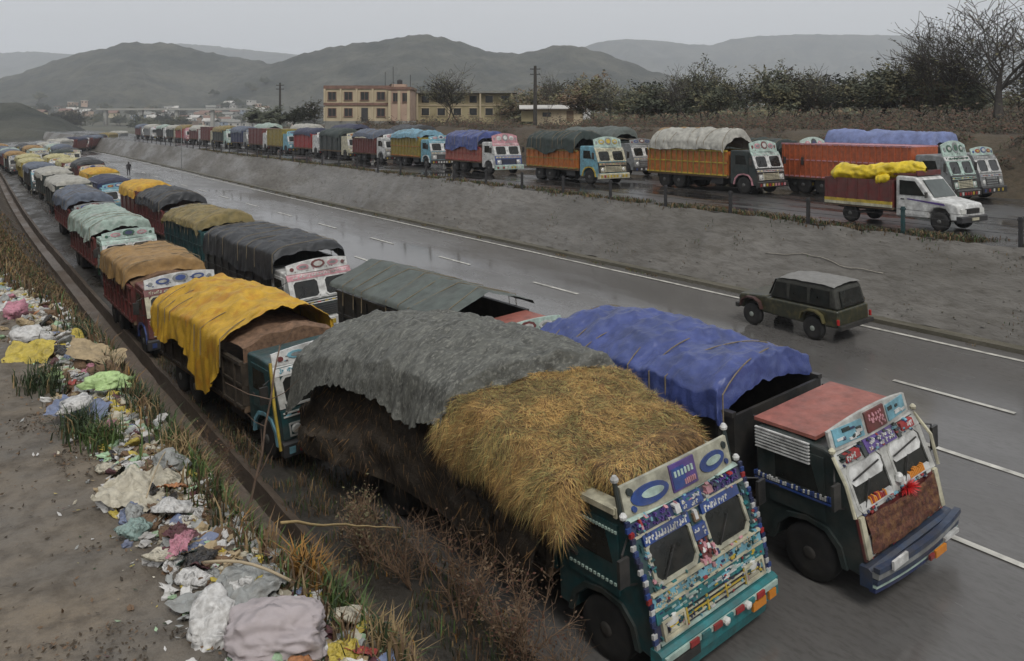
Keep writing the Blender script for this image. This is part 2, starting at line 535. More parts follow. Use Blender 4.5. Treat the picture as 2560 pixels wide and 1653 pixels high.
# hills: ridge lines given as (metres to the side, height above the eye) at a crest distance
HILLS = []
def hill(name, pts, dist, foot, fuzz, z0=-4, seed=0.0, nseg=150):
    k = dist / 2078.0
    pts = [((px - 1280) * k, (300.5 - py) * k) for px, py in pts]
    a, b = pts[0][0], pts[-1][0]
    def crest(r):
        for (r0, h0), (r1, h1) in zip(pts, pts[1:]):
            if r <= r1:
                t = (r - r0) / (r1 - r0)
                t = t * t * (3 - 2 * t) * 0.5 + t * 0.5
                return h0 + (h1 - h0) * t
        return pts[-1][1]
    rows = 44
    mb = MB()
    vs = []
    for j in range(rows):
        s = j / (rows - 1)
        for i in range(nseg):
            r = a + (b - a) * i / (nseg - 1)
            h = crest(r) + CAM_H
            w = s / 0.72
            if w <= 1:
                d = dist - foot * (1 - w)
                zz = z0 + (h - z0) * (w ** 1.15)
            else:
                q = (w - 1) / 0.39
                d = dist + foot * 0.5 * q
                zz = z0 + (h - z0) * (1 - q * 0.9)
            spread = d / dist
            rel = min(1, abs(1 - w) * 4)
            g = noise.fractal(Vector((r * 0.006 + seed, d * 0.0045, seed)), 1.0, 2.0, 4)
            zz += rel * (h - z0) * 0.16 * g + fuzz * nz(r * 0.09 + seed, d * 0.09) * (1 if w > 0.1 else 0)
            p = place(r * spread, d, zz)
            vs.append((p.x, p.y, p.z))
    mb.add(vs, [(j * nseg + i, j * nseg + i + 1, (j + 1) * nseg + i + 1, (j + 1) * nseg + i) for j in range(rows - 1) for i in range(nseg - 1)])
    HILLS.append(BVHTree.FromPolygons([Vector(q) for q in mb.v], mb.f))
    return mb.build(name, hill_m, smooth=True, kind='structure')
hill('hill', [(-420, 260), (-200, 215), (0, 196), (32, 188), (80, 172), (150, 147), (200, 131), (260, 120), (320, 105), (370, 108), (420, 105), (470, 119), (520, 131), (580, 141), (640, 150), (700, 163), (760, 185), (820, 212), (900, 245), (1000, 275)], 1200, 420, 3.0, seed=1.3)
hill('hill', [(520, 215), (600, 185), (660, 165), (700, 153), (760, 134), (820, 118), (900, 107), (980, 97), (1020, 88), (1060, 85), (1100, 90), (1150, 105), (1200, 122), (1240, 130), (1290, 133), (1340, 127), (1380, 115), (1410, 111), (1450, 117), (1500, 130), (1560, 150), (1640, 180), (1750, 210), (1900, 240)], 1120, 380, 3.0, seed=4.7)
hill('hill', [(-120, 165), (0, 132), (80, 128), (150, 133), (230, 140), (330, 128), (400, 116), (450, 108), (520, 113), (600, 122), (680, 130), (760, 137), (850, 150), (1000, 180)], 3400, 900, 4.0, seed=9.1)
hill('hill', [(1200, 170), (1350, 150), (1440, 122), (1500, 104), (1560, 97), (1640, 100), (1720, 110), (1780, 112), (1830, 97), (1900, 89), (2000, 85), (2100, 86), (2250, 88), (2400, 93), (2560, 108), (2900, 150)], 3300, 900, 4.0, seed=6.2)
hill('hill', [(-500, 255), (-200, 252), (0, 255), (40, 257), (90, 272), (140, 290), (200, 318), (260, 345)], 330, 90, 1.2, z0=-2, seed=2.2, nseg=60)
dcream = paint('grimy_cream_paint', (0.40, 0.39, 0.30), dirt=.8)
dbump = paint('grimy_blue_paint', (0.024, 0.042, 0.085), dirt=.8)
gwhite = paint('grimy_white_paint', (0.46, 0.46, 0.43), dirt=.75)
# ------------------------------------------------------------------ trucks
def tyre_mesh(r, w, name='tyre'):
    mb = MB()
    mb.lathe([(r * .62, -w / 2), (r * .94, -w / 2), (r, -w * .36), (r, w * .36), (r * .94, w / 2), (r * .62, w / 2)], (0, 0, 0), 'x', 18)
    return mb.mesh(name, rubber, True)
def rim_mesh(r, w, m):
    mb = MB()
    mb.lathe([(r * .64, -w * .42), (r * .6, -w * .5), (r * .5, -w * .40), (r * .26, -w * .36), (r * .22, -w * .56), (r * .1, -w * .6)], (0, 0, 0), 'x', 14)
    mb.lathe([(r * .64, w * .42), (r * .6, w * .5), (r * .5, w * .40), (r * .26, w * .36), (r * .22, w * .56), (r * .1, w * .6)], (0, 0, 0), 'x', 14)
    return mb.mesh('rim', m, True)
TYRE, RIM = tyre_mesh(0.48, 0.26), rim_mesh(0.48, 0.26, rim_m)
RIMD = rim_mesh(0.48, 0.26, mat('muddy_shaded_rim', (.035, .032, .028), .75, dirt=.6))  # muddy rim, its colour also darkened to paint in wheel arch shade

FP = [(0.45, 0.0), (0.75, -0.02), (1.42, 0.11), (2.12, 0.37), (2.30, 0.44), (2.36, 0.54)]
def fy(z):
    if z <= FP[0][0]:
        return FP[0][1]
    for (z0, y0), (z1, y1) in zip(FP, FP[1:]):
        if z <= z1:
            return y0 + (y1 - y0) * (z - z0) / (z1 - z0)
    return FP[-1][1]
def panel(mb, x0, x1, z0, z1, th=0.02, mi=0, sh=0.0):
    """a plate lying on the raked face of a cab"""
    a, b = fy(z0), fy(z1)
    return mb.hexa([(x0, a - th, z0), (x1, a - th, z0), (x1, a + .02, z0), (x0, a + .02, z0),
                    (x0 + sh, b - th, z1), (x1 + sh, b - th, z1), (x1 + sh, b + .02, z1), (x0 + sh, b + .02, z1)], mi)
def frame(mb, x0, x1, z0, z1, w, th, mi=0):
    panel(mb, x0, x1, z0, z0 + w, th, mi)
    panel(mb, x0, x1, z1 - w, z1, th, mi)
    panel(mb, x0, x0 + w, z0 + w, z1 - w, th, mi)
    panel(mb, x1 - w, x1, z0 + w, z1 - w, th, mi)
def octa(x0, x1, z0, z1, c):
    return [(x0 + c, z0), (x1 - c, z0), (x1, z0 + c), (x1, z1 - c), (x1 - c, z1), (x0 + c, z1), (x0, z1 - c), (x0, z0 + c)]
def plate8(mb, pts, th, mi=0):
    n = len(pts)
    vs = [(x, fy(z) - th, z) for x, z in pts] + [(x, fy(z) + .02, z) for x, z in pts]
    mb.add(vs, [tuple(range(n)), tuple(range(2 * n - 1, n - 1, -1))] + [(k, n + k, n + (k + 1) % n, (k + 1) % n) for k in range(n)], mi)
def ring8(mb, po, pi, th, mi=0):
    n = len(po)
    vs = [(x, fy(z) - th, z) for x, z in po] + [(x, fy(z) - th, z) for x, z in pi] + [(x, fy(z) + .01, z) for x, z in po] + [(x, fy(z) + .01, z) for x, z in pi]
    fs = []
    for k in range(n):
        j = (k + 1) % n
        fs += [(k, j, n + j, n + k), (k, 2 * n + k, 2 * n + j, j), (n + k, n + j, 3 * n + j, 3 * n + k), (2 * n + k, 3 * n + k, 3 * n + j, 2 * n + j)]
    mb.add(vs, fs, mi)
def strokes(mb, x0, x1, z0, z1, rows, th=0.03, mi=0, r=rnd, dens=0.8):
    """painted lettering too worn to read: rows of small uneven strokes"""
    hh = (z1 - z0) / rows
    for k in range(rows):
        x = x0
        while x < x1 - .03:
            w = r.uniform(.02, .055)
            if r.random() < dens:
                za = z0 + k * hh + hh * r.uniform(.12, .35)
                zb = z0 + k * hh + hh * r.uniform(.6, .9)
                if r.random() < .5:
                    panel(mb, x, min(x1, x + w * .4), za, zb, th, mi)
                    panel(mb, x, min(x1, x + w), zb - hh * .18, zb, th, mi)
                else:
                    panel(mb, x, min(x1, x + w), za, za + hh * .2, th, mi)
                    panel(mb, x + w * .6, min(x1, x + w), za, zb, th, mi)
            x += w + r.uniform(.008, .02)

def tarp_mb(x_half, y0, y1, z_edge, crown, drop, style='lump', nu=40, nv=60, seed=0.0, wr=1.0, lift=0.0, enddrop=0.5, uneven=0.5, flare=0.05, hump=0.0, sagf=1.0, crk=1.0):
    """a sheet draped over a load: crowned top, folded sides hanging down, uneven hem"""
    mb = MB()
    dl, dr = drop if isinstance(drop, tuple) else (drop, drop)
    def fn(u, v):
        s = (u - .5) * 2
        d = dl if s < 0 else dr
        a = x_half / (x_half + d + 1e-6) if d > 0.02 else 1.0
        q = abs(s)
        y = y0 + (y1 - y0) * v
        e = 0.06
        side = 0.0
        if q <= a:
            t = q / a
            x = math.copysign(x_half * t, s)
            if style == 'peak':
                top = crown * (1 - t)
            elif style == 'flat':
                top = crown * (1 - t ** 6)
            else:
                top = crown * (1 - t ** 2.4)
        else:
            side = (q - a) / (1 - a)
            x = math.copysign(x_half + flare * side, s)
            top = 0
        n1 = noise.fractal(Vector((x * .55 + seed, y * .45, seed)), 1.0, 2.0, 3)
        lump = 0.13 * n1 * wr
        fold = 0.0
        if side > 0:
            hem = 1 + uneven * (nz(y * .55 + seed, 7.7 + (5 if s > 0 else 0)) + .12 * nz(y * 2.9, seed))
            zz = z_edge - d * side * max(.2, hem)
            fold = (0.085 * nz(y * 2.6 + seed, side * .8, seed) + 0.04 * nz(y * 6.5, side * 1.1, seed)) * wr * (0.3 + side)
            x += math.copysign(abs(fold) * 1.3 + .01, s) if s > 0 else -abs(fold) * 1.3 - .01
        else:
            zz = z_edge + top
        ridge = 1 - abs(nz(x * 1.6 + .5 * y + seed, y * .9 - .4 * x, seed + 5)) * 2.2
        ridge2 = 1 - abs(nz(x * 4.2 - y + seed, y * 2.7 + x, seed + 9)) * 2.2
        zz += (lump + 0.055 * wr * ridge + 0.022 * wr * ridge2) * (1 - .6 * side) * sagf
        ca, sa = math.cos(seed * 7) , math.sin(seed * 7)
        gx, gy = x * ca - y * sa, x * sa + y * ca
        zz += crk * (1 - .5 * side) * ((1 - abs(nz(gx * 1.5 + seed, gy * .5, 2)) * 2.6) * .06 + (1 - abs(nz(gy * 2.2, gx * 1.1 + seed, 6)) * 2.6) * .032 + (1 - abs(nz(gx * 5.5, gy * 3.1, seed)) * 2.6) * .014)
        zz += hump * math.exp(-((v - .45) / .3) ** 2) * (1 - min(1, q / a) ** 2)
        ed = 0.0
        if enddrop > 0 and (v < e or v > 1 - e):
            t = (e - v) / e if v < e else (v - 1 + e) / e
            ed = enddrop * t * (1 + .18 * nz(x * 1.6, seed))
            y = (y0 + (y1 - y0) * e * (1 - t * .25)) if v < e else (y1 - (y1 - y0) * e * (1 - t * .25))
            y += .05 * nz(x * 4 + seed, t * 2) * wr * t
            if side > 0:
                zz = min(zz, z_edge - ed)
            else:
                zz -= ed
        return (x, y, zz + lift)
    mb.grid(nu, nv, fn)
    return mb

def box_ribs(root, x, y0, y1, z0, z1, m, n, single):
    mbase = MB()
    mbase.box(-.03, .03, -.035, .035, z0, z1)
    if single:
        me = mbase.mesh('rib', m)
        for i in range(n):
            inst('rib', me, root, (x, y0 + (y1 - y0) * (i + .5) / n, 0))
    else:
        mb = MB()
        for i in range(n):
            y = y0 + (y1 - y0) * (i + .5) / n
            mb.box(x - .03, x + .03, y - .035, y + .035, z0, z1)
        mb.build('ribs', m, root, kind='stuff')

def truck(label, group, loc, yaw=0.0, tilt=0.0, L=7.4, W=2.45, lod=1, cab=white_p, face=None, head=None, visor=None, visor2=None,
          lower=None, bump=None, body=maroon_p, ribm=None, side_h=1.75, style='tarp', tarp=None, tz=2.75, crown=.3, drop=.7, tstyle='lump',
          wr=1.0, seed=None, hump=0.0, enddrop=.5, box_top=3.0, band=None, visor_h=.42, screens=None, name='truck', roof=None, front_load=None, ribs=8, y_cargo=2.05, rnd_=None, deco=True, tarp_y0=None, tarp_w=.08, rear_over=.1, uneven=.5, hero=False, ribsingle=False, loadz=0, crk=1.0, vflat=.35, wwin=(.14, .22, 1.50, 2.08), trim=None):
    r = random.Random(hash(label) % 9973 if rnd_ is None else rnd_)
    r = random.Random(sum(ord(c) * (i + 1) for i, c in enumerate(label)))
    seed = r.uniform(0, 50) if seed is None else seed
    face, head, visor = face or cab, head or cab, visor or white_p
    lower, bump = lower or cab, bump or steel
    visor2 = visor2 or blue_p
    ribm = ribm or body
    root = tag(empty(name, loc, yaw, tilt), label, 'truck', group)
    w = W / 2
    # frame rails, tanks and axles
    mb = MB()
    for s in (-1, 1):
        mb.box(s * .42 - .06, s * .42 + .06, .25, L - .1, .55, .78)
    for y in (.95, L - 2.55, L - 1.35) if L > 6 else (.95, L - 1.5):
        mb.box(-.85, .85, y - .07, y + .07, .40, .54)
    mb.box(-1.05, -.55, 2.5, 3.4, .45, .85)
    mb.box(.55, 1.05, 2.5, 3.3, .45, .85)
    mb.build('chassis', steel, root)
    # wheels
    ys = [.95, L - 2.55, L - 1.35] if L > 6 else [.95, L - 1.5]
    for k, y in enumerate(ys):
        for s in (-1, 1):
            wh = inst('wheel', TYRE, root, (s * (w - .2), y, .48))
            if lod > 0:
                inst('rim', RIMD if lod > 1 else RIM, wh)
            if k and lod > 0:
                inst('wheel', TYRE, root, (s * (w - .5), y, .48))
    # cab shell
    arch = [(1.56, .50), (1.48, .78), (1.27, .98), (.95, 1.04), (.63, .98), (.45, .78), (.38, .50)]
    prof = [(y, z) for z, y in FP[:-1]] + [(.62, 2.38), (1.2, 2.42), (1.85, 2.40), (1.9, 2.3), (1.9, .50)] + arch
    mb = MB()
    mb.prism(prof, -w + .06, w - .06)
    co = mb.build('cab', cab, root)
    if lod > 0:
        bv = co.modifiers.new('bevel', 'BEVEL')
        bv.width, bv.segments, bv.limit_method, bv.angle_limit = .06, 3, 'ANGLE', R(50)
    # roof gutter and face skin
    mb = MB()
    panel(mb, -w + .05, w - .05, .76, 1.40, .02)
    mb.build('front_panel', lower, root)
    mb = MB()
    panel(mb, -w + .05, w - .05, 2.13, 2.33, .03)
    mb.build('header_panel', head, root)
    # windscreens: two panes with frames
    for s in (-1, 1):
        x0, x1 = (-w + wwin[1], -wwin[0]) if s < 0 else (wwin[0], w - wwin[1])
        za, zb = wwin[2], wwin[3]
        mb = MB()
        plate8(mb, octa(x0, x1, za, zb, .07), .012)
        p = mb.build('windscreen', screens or glass, root)
        mb = MB()
        ring8(mb, octa(x0 - .055, x1 + .055, za - .045, zb + .04, .11), octa(x0, x1, za, zb, .085), .04)
        mb.build('windscreen_frame', face, p)
        if lod > 0:
            mb = MB()
            xa = x0 + .12
            a = (xa, fy(1.5) - .04, 1.5)
            b_ = (xa + .32, fy(1.82) - .04, 1.82)
            mb.tube([a, b_], .012, 4)
            mb.build('wiper', black_p, root)
    for xa, xb in ((-.10, .10), (-w + .05, -w + .18), (w - .18, w - .05)):
        mb = MB()
        panel(mb, xa, xb, 1.44, 2.12, .03)
        mb.build('pillar_trim', trim or face, root)
    # grille, lamps, bumper
    mb = MB()
    n = 5 if lod else 3
    for k in range(n):
        z = .82 + k * .36 / n
        panel(mb, -.62, .62, z, z + .036, .045)
    panel(mb, -.66, -.62, .8, 1.2, .05)
    panel(mb, .62, .66, .8, 1.2, .05)
    mb.build('grille', steel if lower is not black_p else cream_p, root)
    for s in (-1, 1):
        mb = MB()
        mb.lathe([(.12, .05), (.12, -.03), (.09, -.055), (.02, -.065)], (s * .86, fy(.95), .95), 'y', 12)
        o = mb.build('headlight', lamp_m, root)
        if lod:
            mb = MB()
            frame(mb, s * .86 - .17, s * .86 + .17, .8, 1.1, .035, .045)
            mb.build('headlight_frame', face, o)
    mb = MB()
    mb.prism([(-.16, .40), (-.16, .68), (-.10, .72), (.04, .72), (.04, .40)], -w - .02, w + .02)
    mb.build('bumper', bump, root)
    if deco:
        mb = MB()
        mats = [white_p, visor2, red_p, yellow_p]
        for k in range(9 if lod else 5):
            x = -w + .1 + k * (W - .2) / (9 if lod else 5)
            mb.box(x, x + .14, -.185, -.158, .47, .62, r.randrange(4))
        mb.build('bumper_plates', mats, root, kind='stuff')
        mb = MB()
        for z in (1.24, 1.32):
            panel(mb, -w + .1, w - .1, z, z + .03, .05, 0)
        for k in range(8):
            x = -w + .16 + k * (W - .3) / 8
            panel(mb, x, x + .12, 1.27, 1.32, .04, r.choice((1, 2, 3)))
        strokes(mb, -w + .2, w - .2, 2.16, 2.30, 1, .04, 0 if head is not white_p else 1, r)
        mb.build('painted_trim', [face if face is not black_p else cream_p, visor2, red_p, yellow_p], root, kind='stuff')
    # visor board above the cab
    mb = MB()
    ns = 8
    def vb(x, z, d):
        return (x, .52 - .10 * (1 - (x / w) ** 2) + (z - 2.36) * .25 + d, z)
    for k in range(ns):
        xa, xb = -w + .1 + k * (W - .2) / ns, -w + .1 + (k + 1) * (W - .2) / ns
        ha, hb = 2.36 + visor_h * (1 - vflat * (xa / w) ** 2), 2.36 + visor_h * (1 - vflat * (xb / w) ** 2)
        mb.hexa([vb(xa, 2.34, 0), vb(xb, 2.34, 0), vb(xb, 2.34, .05), vb(xa, 2.34, .05), vb(xa, ha, 0), vb(xb, hb, 0), vb(xb, hb, .05), vb(xa, ha, .05)])
    vo = mb.build('visor_board', visor, root)
    if lod >= 0 and deco:
        mb = MB()
        def disc(cx, cz, a_, b_, mi, th):
            n_ = 10
            p_ = [(cx + a_ * math.cos(2 * math.pi * q / n_), cz + b_ * math.sin(2 * math.pi * q / n_)) for q in range(n_)]
            vs_ = [vb(x_, z_, -th) for x_, z_ in p_] + [vb(x_, z_, .01) for x_, z_ in p_]
            mb.add(vs_, [tuple(range(n_))] + [(q, n_ + q, n_ + (q + 1) % n_, (q + 1) % n_) for q in range(n_)], mi)
        hz = 2.36 + visor_h * .48
        disc(0, hz + .04, .26, visor_h * .36, 0, .02)
        disc(0, hz + .04, .17, visor_h * .22, 1, .03)
        for s_ in (-1, 1):
            disc(s_ * .56, hz, .22, visor_h * .24, 2, .02)
            disc(s_ * .56, hz, .13, visor_h * .12, 3, .03)
            disc(s_ * .94, hz - .05, .07, visor_h * .16, 0, .02)
        if lod:
            for k in range(26):
                x = r.uniform(-w + .16, w - .2)
                z0 = 2.40 + r.random() * visor_h * .42
                z1, wd = z0 + r.uniform(.015, .04), r.uniform(.02, .07)
                mb.hexa([vb(x, z0, -.015), vb(x + wd, z0, -.015), vb(x + wd, z0, .005), vb(x, z0, .005), vb(x, z1, -.015), vb(x + wd, z1, -.015), vb(x + wd, z1, .005), vb(x, z1, .005)], r.randrange(4))
        mb.build('visor_emblems', r.choice(([visor2, gwhite, red_p, yellow_p], [grey_p, visor2, visor2, gwhite], [visor2, dblue_p, pink_p, gwhite], [maroon_p, gwhite, visor2, grey_p])), vo, kind='stuff')
    # doors with windows, mirrors, steps
    if lod > 0:
        for s in (-1, 1):
            mb = MB()
            x = s * (w - .05)
            mb.box(x - .018, x + .018, .62, 1.62, 1.16, 2.22)
            d = mb.build('door', cab, root)
            mb = MB()
            mb.prism([(.72, 1.62), (.86, 2.12), (1.5, 2.12), (1.5, 1.62)], x - .024, x + .024)
            mb.build('door_window', glass, d)
            mb = MB()
            mb.box(x - .04, x + .04, 1.42, 1.55, 1.44, 1.48)
            mb.build('door_handle', steel, d)
            mb = MB()
            mb.tube([(s * (w - .05), .45, 2.1), (s * (w + .22), .28, 2.05), (s * (w + .24), .26, 1.62), (s * (w - .05), .3, 1.5)], .016, 5)
            mb.box(s * (w + .24) - .09, s * (w + .24) + .09, .22, .27, 1.62, 2.02)
            mb.build('mirror', black_p, root)
            mb = MB()
            mb.prism([(.36, .50), (.44, .79), (.63, 1.0), (.95, 1.06), (1.27, 1.0), (1.49, .79), (1.58, .50), (1.66, .50), (1.56, .84), (1.32, 1.07), (.95, 1.14), (.58, 1.07), (.36, .84), (.27, .50)], x - .03, x + .05)
            mb.build('mudguard', visor2 if not hero else dgreen_p, root)
    if roof:
        mb = MB()
        mb.box(-w + .12, w - .12, .8, 1.95, 2.44, 2.50)
        mb.build('roof_sheet', roof, root)
    # cargo body
    y0, y1 = y_cargo, L
    top = {'tarp': .95 + side_h, 'box': box_top, 'open': .95 + side_h}[style]
    mb = MB()
    mb.box(-w, w, y0, y1, .80, .95)
    mb.build('cargo_floor', wood_m, root)
    for s in (-1, 1):
        mb = MB()
        mb.box(s * w - .03, s * w + .03, y0, y1, .95, top)
        mb.build('side_board', body, root)
        if s < 0 or lod > 1:
            nb = ribs if lod else max(4, ribs // 2)
            box_ribs(root, s * (w + .05), y0, y1, .9, top + .02, ribm, nb, ribsingle and s < 0)
        mb = MB()
        mb.box(s * (w + .02) - .055, s * (w + .02) + .055, y0, y1, top - .02, top + .07)
        if lod > 0:
            mb.box(s * (w + .02) - .05, s * (w + .02) + .05, y0, y1, .92, 1.0)
            mb.box(s * (w + .02) - .045, s * (w + .02) + .045, y0, y1, .95 + (top - .95) * .5, 1.01 + (top - .95) * .5)
        mb.build('side_rail', band or ribm, root)
    mb = MB()
    mb.box(-w + .03, w - .03, y0, y0 + .06, .95, top)
    mb.build('headboard', body, root)
    mb = MB()
    mb.box(-w + .03, w - .03, y1 - .06, y1, .95, top)
    mb.build('tailgate', body, root)
    if style == 'box':
        mb = MB()
        mb.box(-w + .04, w - .04, y0 + .07, y1 - .07, top - .05, top + .04)
        mb.build('roof_panel', band or body, root)
    if loadz:
        mb = MB()
        mb.grid(14, 26, lambda u, v: ((u - .5) * (W - .14), y0 + .08 + (y1 - y0 - .16) * v, loadz - .5 * abs(u - .5) ** 2 * 4 * .5 + .12 * nz(u * 5 + seed, v * 9) + .05 * nz(u * 17, v * 30)))
        mb.grid(14, 4, lambda u, v: ((u - .5) * (W - .14), y0 + .08 - .02 * v, .97 + (loadz - .5 * abs(u - .5) ** 2 * 2 + .12 * nz(u * 5 + seed, 0) + .05 * nz(u * 17, 0) - .97) * (1 - v)))
        mb.build('load', brownload, root, smooth=True)
    if tarp:
        res = {0: (24, 34), 1: (64, 110), 2: (120, 200)}[lod]
        ty0 = y0 - .05 if tarp_y0 is None else tarp_y0
        mb = tarp_mb(w + tarp_w, ty0, y1 + rear_over, tz, crown, drop, tstyle, res[0], res[1], seed, wr, enddrop=enddrop, hump=hump, uneven=uneven, crk=crk)
        to = mb.build('tarpaulin', tarp, root, smooth=True)
        if lod > 0:
            mb = MB()
            for k in range(7):
                y = ty0 + (y1 - ty0) * (k + .6) / 7.2
                sl = (.25, -.3, .05)[k % 3]
                pts = []
                for q in range(13):
                    u = -1 + 2 * q / 12
                    pts.append((u * (w + tarp_w + .03), y + sl * u + .05 * nz(q, k), tz + crown * {'lump': 1 - abs(u) ** 2.4, 'flat': 1 - abs(u) ** 6, 'peak': 1 - abs(u)}[tstyle] + (.03 if tstyle == 'peak' else .11)))
                pts = [(-w - tarp_w - .08, y - sl - .03, tz - .6)] + pts + [(w + tarp_w + .08, y + sl + .03, tz - .6)]
                mb.tube(pts, .012, 4)
            mb.build('lashing_rope', rope_m, to)
    return root

LT = -math.atan(S_ROAD)
def at_road(x, y):
    return (x, y, zroad(x))
GL = 'trucks queued on the near carriageway'
GR = 'trucks lined up on the far raised carriageway'
GF = 'trucks at the far bend of the near carriageway'

# the two nearest trucks ------------------------------------------------
A1 = truck('nearest truck, blue and cream painted front, grey net and straw over its load', GL, at_road(9.05, 8.05), R(5), LT, L=9.1, lod=2,
           cab=dteal_p, face=dcream, head=dblue_p, visor=dcream, visor2=blue_p, lower=dblue_p, bump=teal_p, body=load_m, side_h=1.1, tarp=None, deco=False, hero=True, visor_h=.46, vflat=.12, trim=dteal_p, wwin=(.18, .26, 1.49, 2.02))
def hero_a(root):
    w = 1.225
    r = random.Random(11)
    # decorated visor board
    def vb(x, z, d):
        return (x, .52 - .10 * (1 - (x / w) ** 2) + (z - 2.36) * .25 + d, z)
    def plate(mb, x0, x1, z0, z1, mi, th=.02):
        mb.hexa([vb(x0, z0, -th), vb(x1, z0, -th), vb(x1, z0, .01), vb(x0, z0, .01), vb(x0, z1, -th), vb(x1, z1, -th), vb(x1, z1, .01), vb(x0, z1, .01)], mi)
    def oval(mb, cx, cz, a, b, mi, th):
        n = 18
        vs = [vb(cx + a * math.cos(2 * math.pi * k / n), cz + b * math.sin(2 * math.pi * k / n), -th) for k in range(n)]
        ws = [vb(cx + a * math.cos(2 * math.pi * k / n), cz + b * math.sin(2 * math.pi * k / n), .01) for k in range(n)]
        mb.add(vs + ws, [tuple(range(n))] + [(k, n + k, n + (k + 1) % n, (k + 1) % n) for k in range(n)], mi)
    mb = MB()
    oval(mb, -.66, 2.56, .34, .14, 0, .02); oval(mb, -.62, 2.57, .2, .06, 1, .03)
    oval(mb, .66, 2.56, .30, .13, 0, .02); oval(mb, .68, 2.57, .18, .055, 1, .03)
    plate(mb, -.26, .26, 2.42, 2.80, 2, .025)
    plate(mb, -.24, .02, 2.45, 2.74, 0, .032)
    for k in range(6):
        plate(mb, -.02 + k * .04, .005 + k * .04, 2.47, 2.54, 3, .04)
        plate(mb, -.2 + k * .07, -.16 + k * .07, 2.62, 2.7, 1, .04)
    for x in (-1.0, 1.0):
        oval(mb, x, 2.68, .05, .05, 4, .03)
        oval(mb, x * .98, 2.44, .04, .04, 0, .03)
    mb.build('visor_emblems', [blue_p, mint_p, purple_p, pink_p, dgreen_p], root, kind='stuff')
    for x in (-1.16, 1.16):
        mb = MB()
        mb.tube([(x, .55, 2.3), (x, .66, 2.84)], .035, 7)
        o = mb.build('corner_post', dgreen_p, root)
        mb = MB()
        mb.lathe([(.02, 0), (.055, .03), (.06, .07), (.03, .12)], (x, .66, 2.83), 'z', 8)
        mb.build('knob', white_p, o)
        mb = MB()
        mb.lathe([(.02, 0), (.05, .03), (.055, .07), (.03, .11)], (x * 1.035, .48, 2.36), 'z', 8)
        mb.build('corner_knob', white_p, root)
    # header with plates and lettering
    mb = MB()
    panel(mb, -1.17, 1.17, 2.32, 2.35, .05, 0)
    panel(mb, -1.17, 1.17, 2.11, 2.14, .04, 5)
    panel(mb, -.20, .24, 2.14, 2.31, .06, 1)
    strokes(mb, -.18, .22, 2.15, 2.30, 2, .07, 2, r)
    panel(mb, -.34, -.24, 2.17, 2.28, .08, 2)
    panel(mb, .34, .46, 2.2, 2.29, .08, 3)
    strokes(mb, -1.05, -.4, 2.15, 2.31, 2, .05, 4, r)
    strokes(mb, .5, 1.08, 2.15, 2.31, 2, .05, 4, r)
    mb.build('header_lettering', [mint_p, blue_p, white_p, pink_p, purple_p, cream_p], root, kind='stuff')
    # plates with lettering hanging over both panes, pillars and centre ornament
    mb = MB()
    panel(mb, -1.02, -.12, 1.98, 2.12, .05, 0)
    strokes(mb, -1.0, -.15, 1.98, 2.11, 1, .06, 1, r, .95)
    panel(mb, .14, .98, 1.98, 2.12, .05, 0)
    strokes(mb, .2, .8, 1.97, 2.1, 1, .06, 1, r, .95)
    mb.build('windscreen_plate', [blue_p, white_p], root, kind='stuff')
    mb = MB()
    panel(mb, -.13, .13, 1.72, 1.9, .06, 0); strokes(mb, -.12, .12, 1.74, 1.88, 2, .07, 1, r)
    panel(mb, -.09, .09, 1.36, 1.7, .045, 2)
    for k in range(14):
        x, z = r.uniform(-.14, .14), r.uniform(1.3, 1.62)
        panel(mb, x, x + .05, z, z + .06, .06 + r.random() * .03, r.choice((1, 3, 3, 2)))
    panel(mb, -.06, .06, 1.95, 2.06, .07, 4); panel(mb, -.03, .03, 1.98, 2.1, .08, 1)
    mb.build('centre_ornament', [blue_p, white_p, maroon_p, pink_p, wood_m], root, kind='stuff')
    # banded lower front
    mb = MB()
    panel(mb, -1.15, 1.15, 1.385, 1.42, .06, 0)
    panel(mb, -1.15, 1.15, 1.20, 1.225, .06, 0)
    panel(mb, -1.15, 1.15, 1.23, 1.38, .035, 3)
    strokes(mb, -1.1, 1.1, 1.24, 1.38, 2, .05, 0, r, .45)
    panel(mb, -1.15, 1.15, 1.02, 1.19, .05, 1)
    for k in range(26):
        x, z = r.uniform(-1.05, .95), r.uniform(1.03, 1.15)
        panel(mb, x, x + r.uniform(.06, .2), z, z + .025, .06, r.choice((2, 3, 2, 6)))
    panel(mb, -1.0, 1.0, .80, 1.0, .03, 4)
    for z in (.84, .9, .96):
        panel(mb, -.95, .95, z, z + .022, .055, r.choice((0, 5, 0)))
    for x in (-.62, -.2, .2, .62):
        panel(mb, x, x + .03, .8, 1.02, .06, 5)
    for s in (-1, 1):
        frame(mb, s * .86 - .22, s * .86 + .22, .78, 1.04, .035, .07, 0)
    panel(mb, -1.15, 1.15, .755, .785, .06, 6)
    mb.build('painted_bands', [cream_p, teal_p, white_p, cyan_p, black_p, yellow_p, mint_p], root, kind='stuff')
    mb = MB()
    mb.box(-1.2, 1.2, -.19, -.158, .58, .66, 1)
    for k in range(7):
        x = -.75 + k * .24
        mb.box(x, x + .17, -.215, -.18, .585, .665, 0 if k % 2 == 0 else 3)
    for x in (-.02, .46):
        mb.lathe([(.06, .0), (.06, -.05), (.02, -.07)], (x, -.19, .62), 'y', 10, 2)
    mb.box(-1.05, -.55, -.2, -.15, .42, .56, 4)
    mb.box(.6, .9, -.2, -.15, .42, .55, 5)
    mb.box(.98, 1.14, -.2, -.15, .43, .56, 5)
    mb.build('bumper_plates', [red_p, mint_p, lamp_m, teal_p, black_p, amber_m], root, kind='stuff')
    mb = MB()
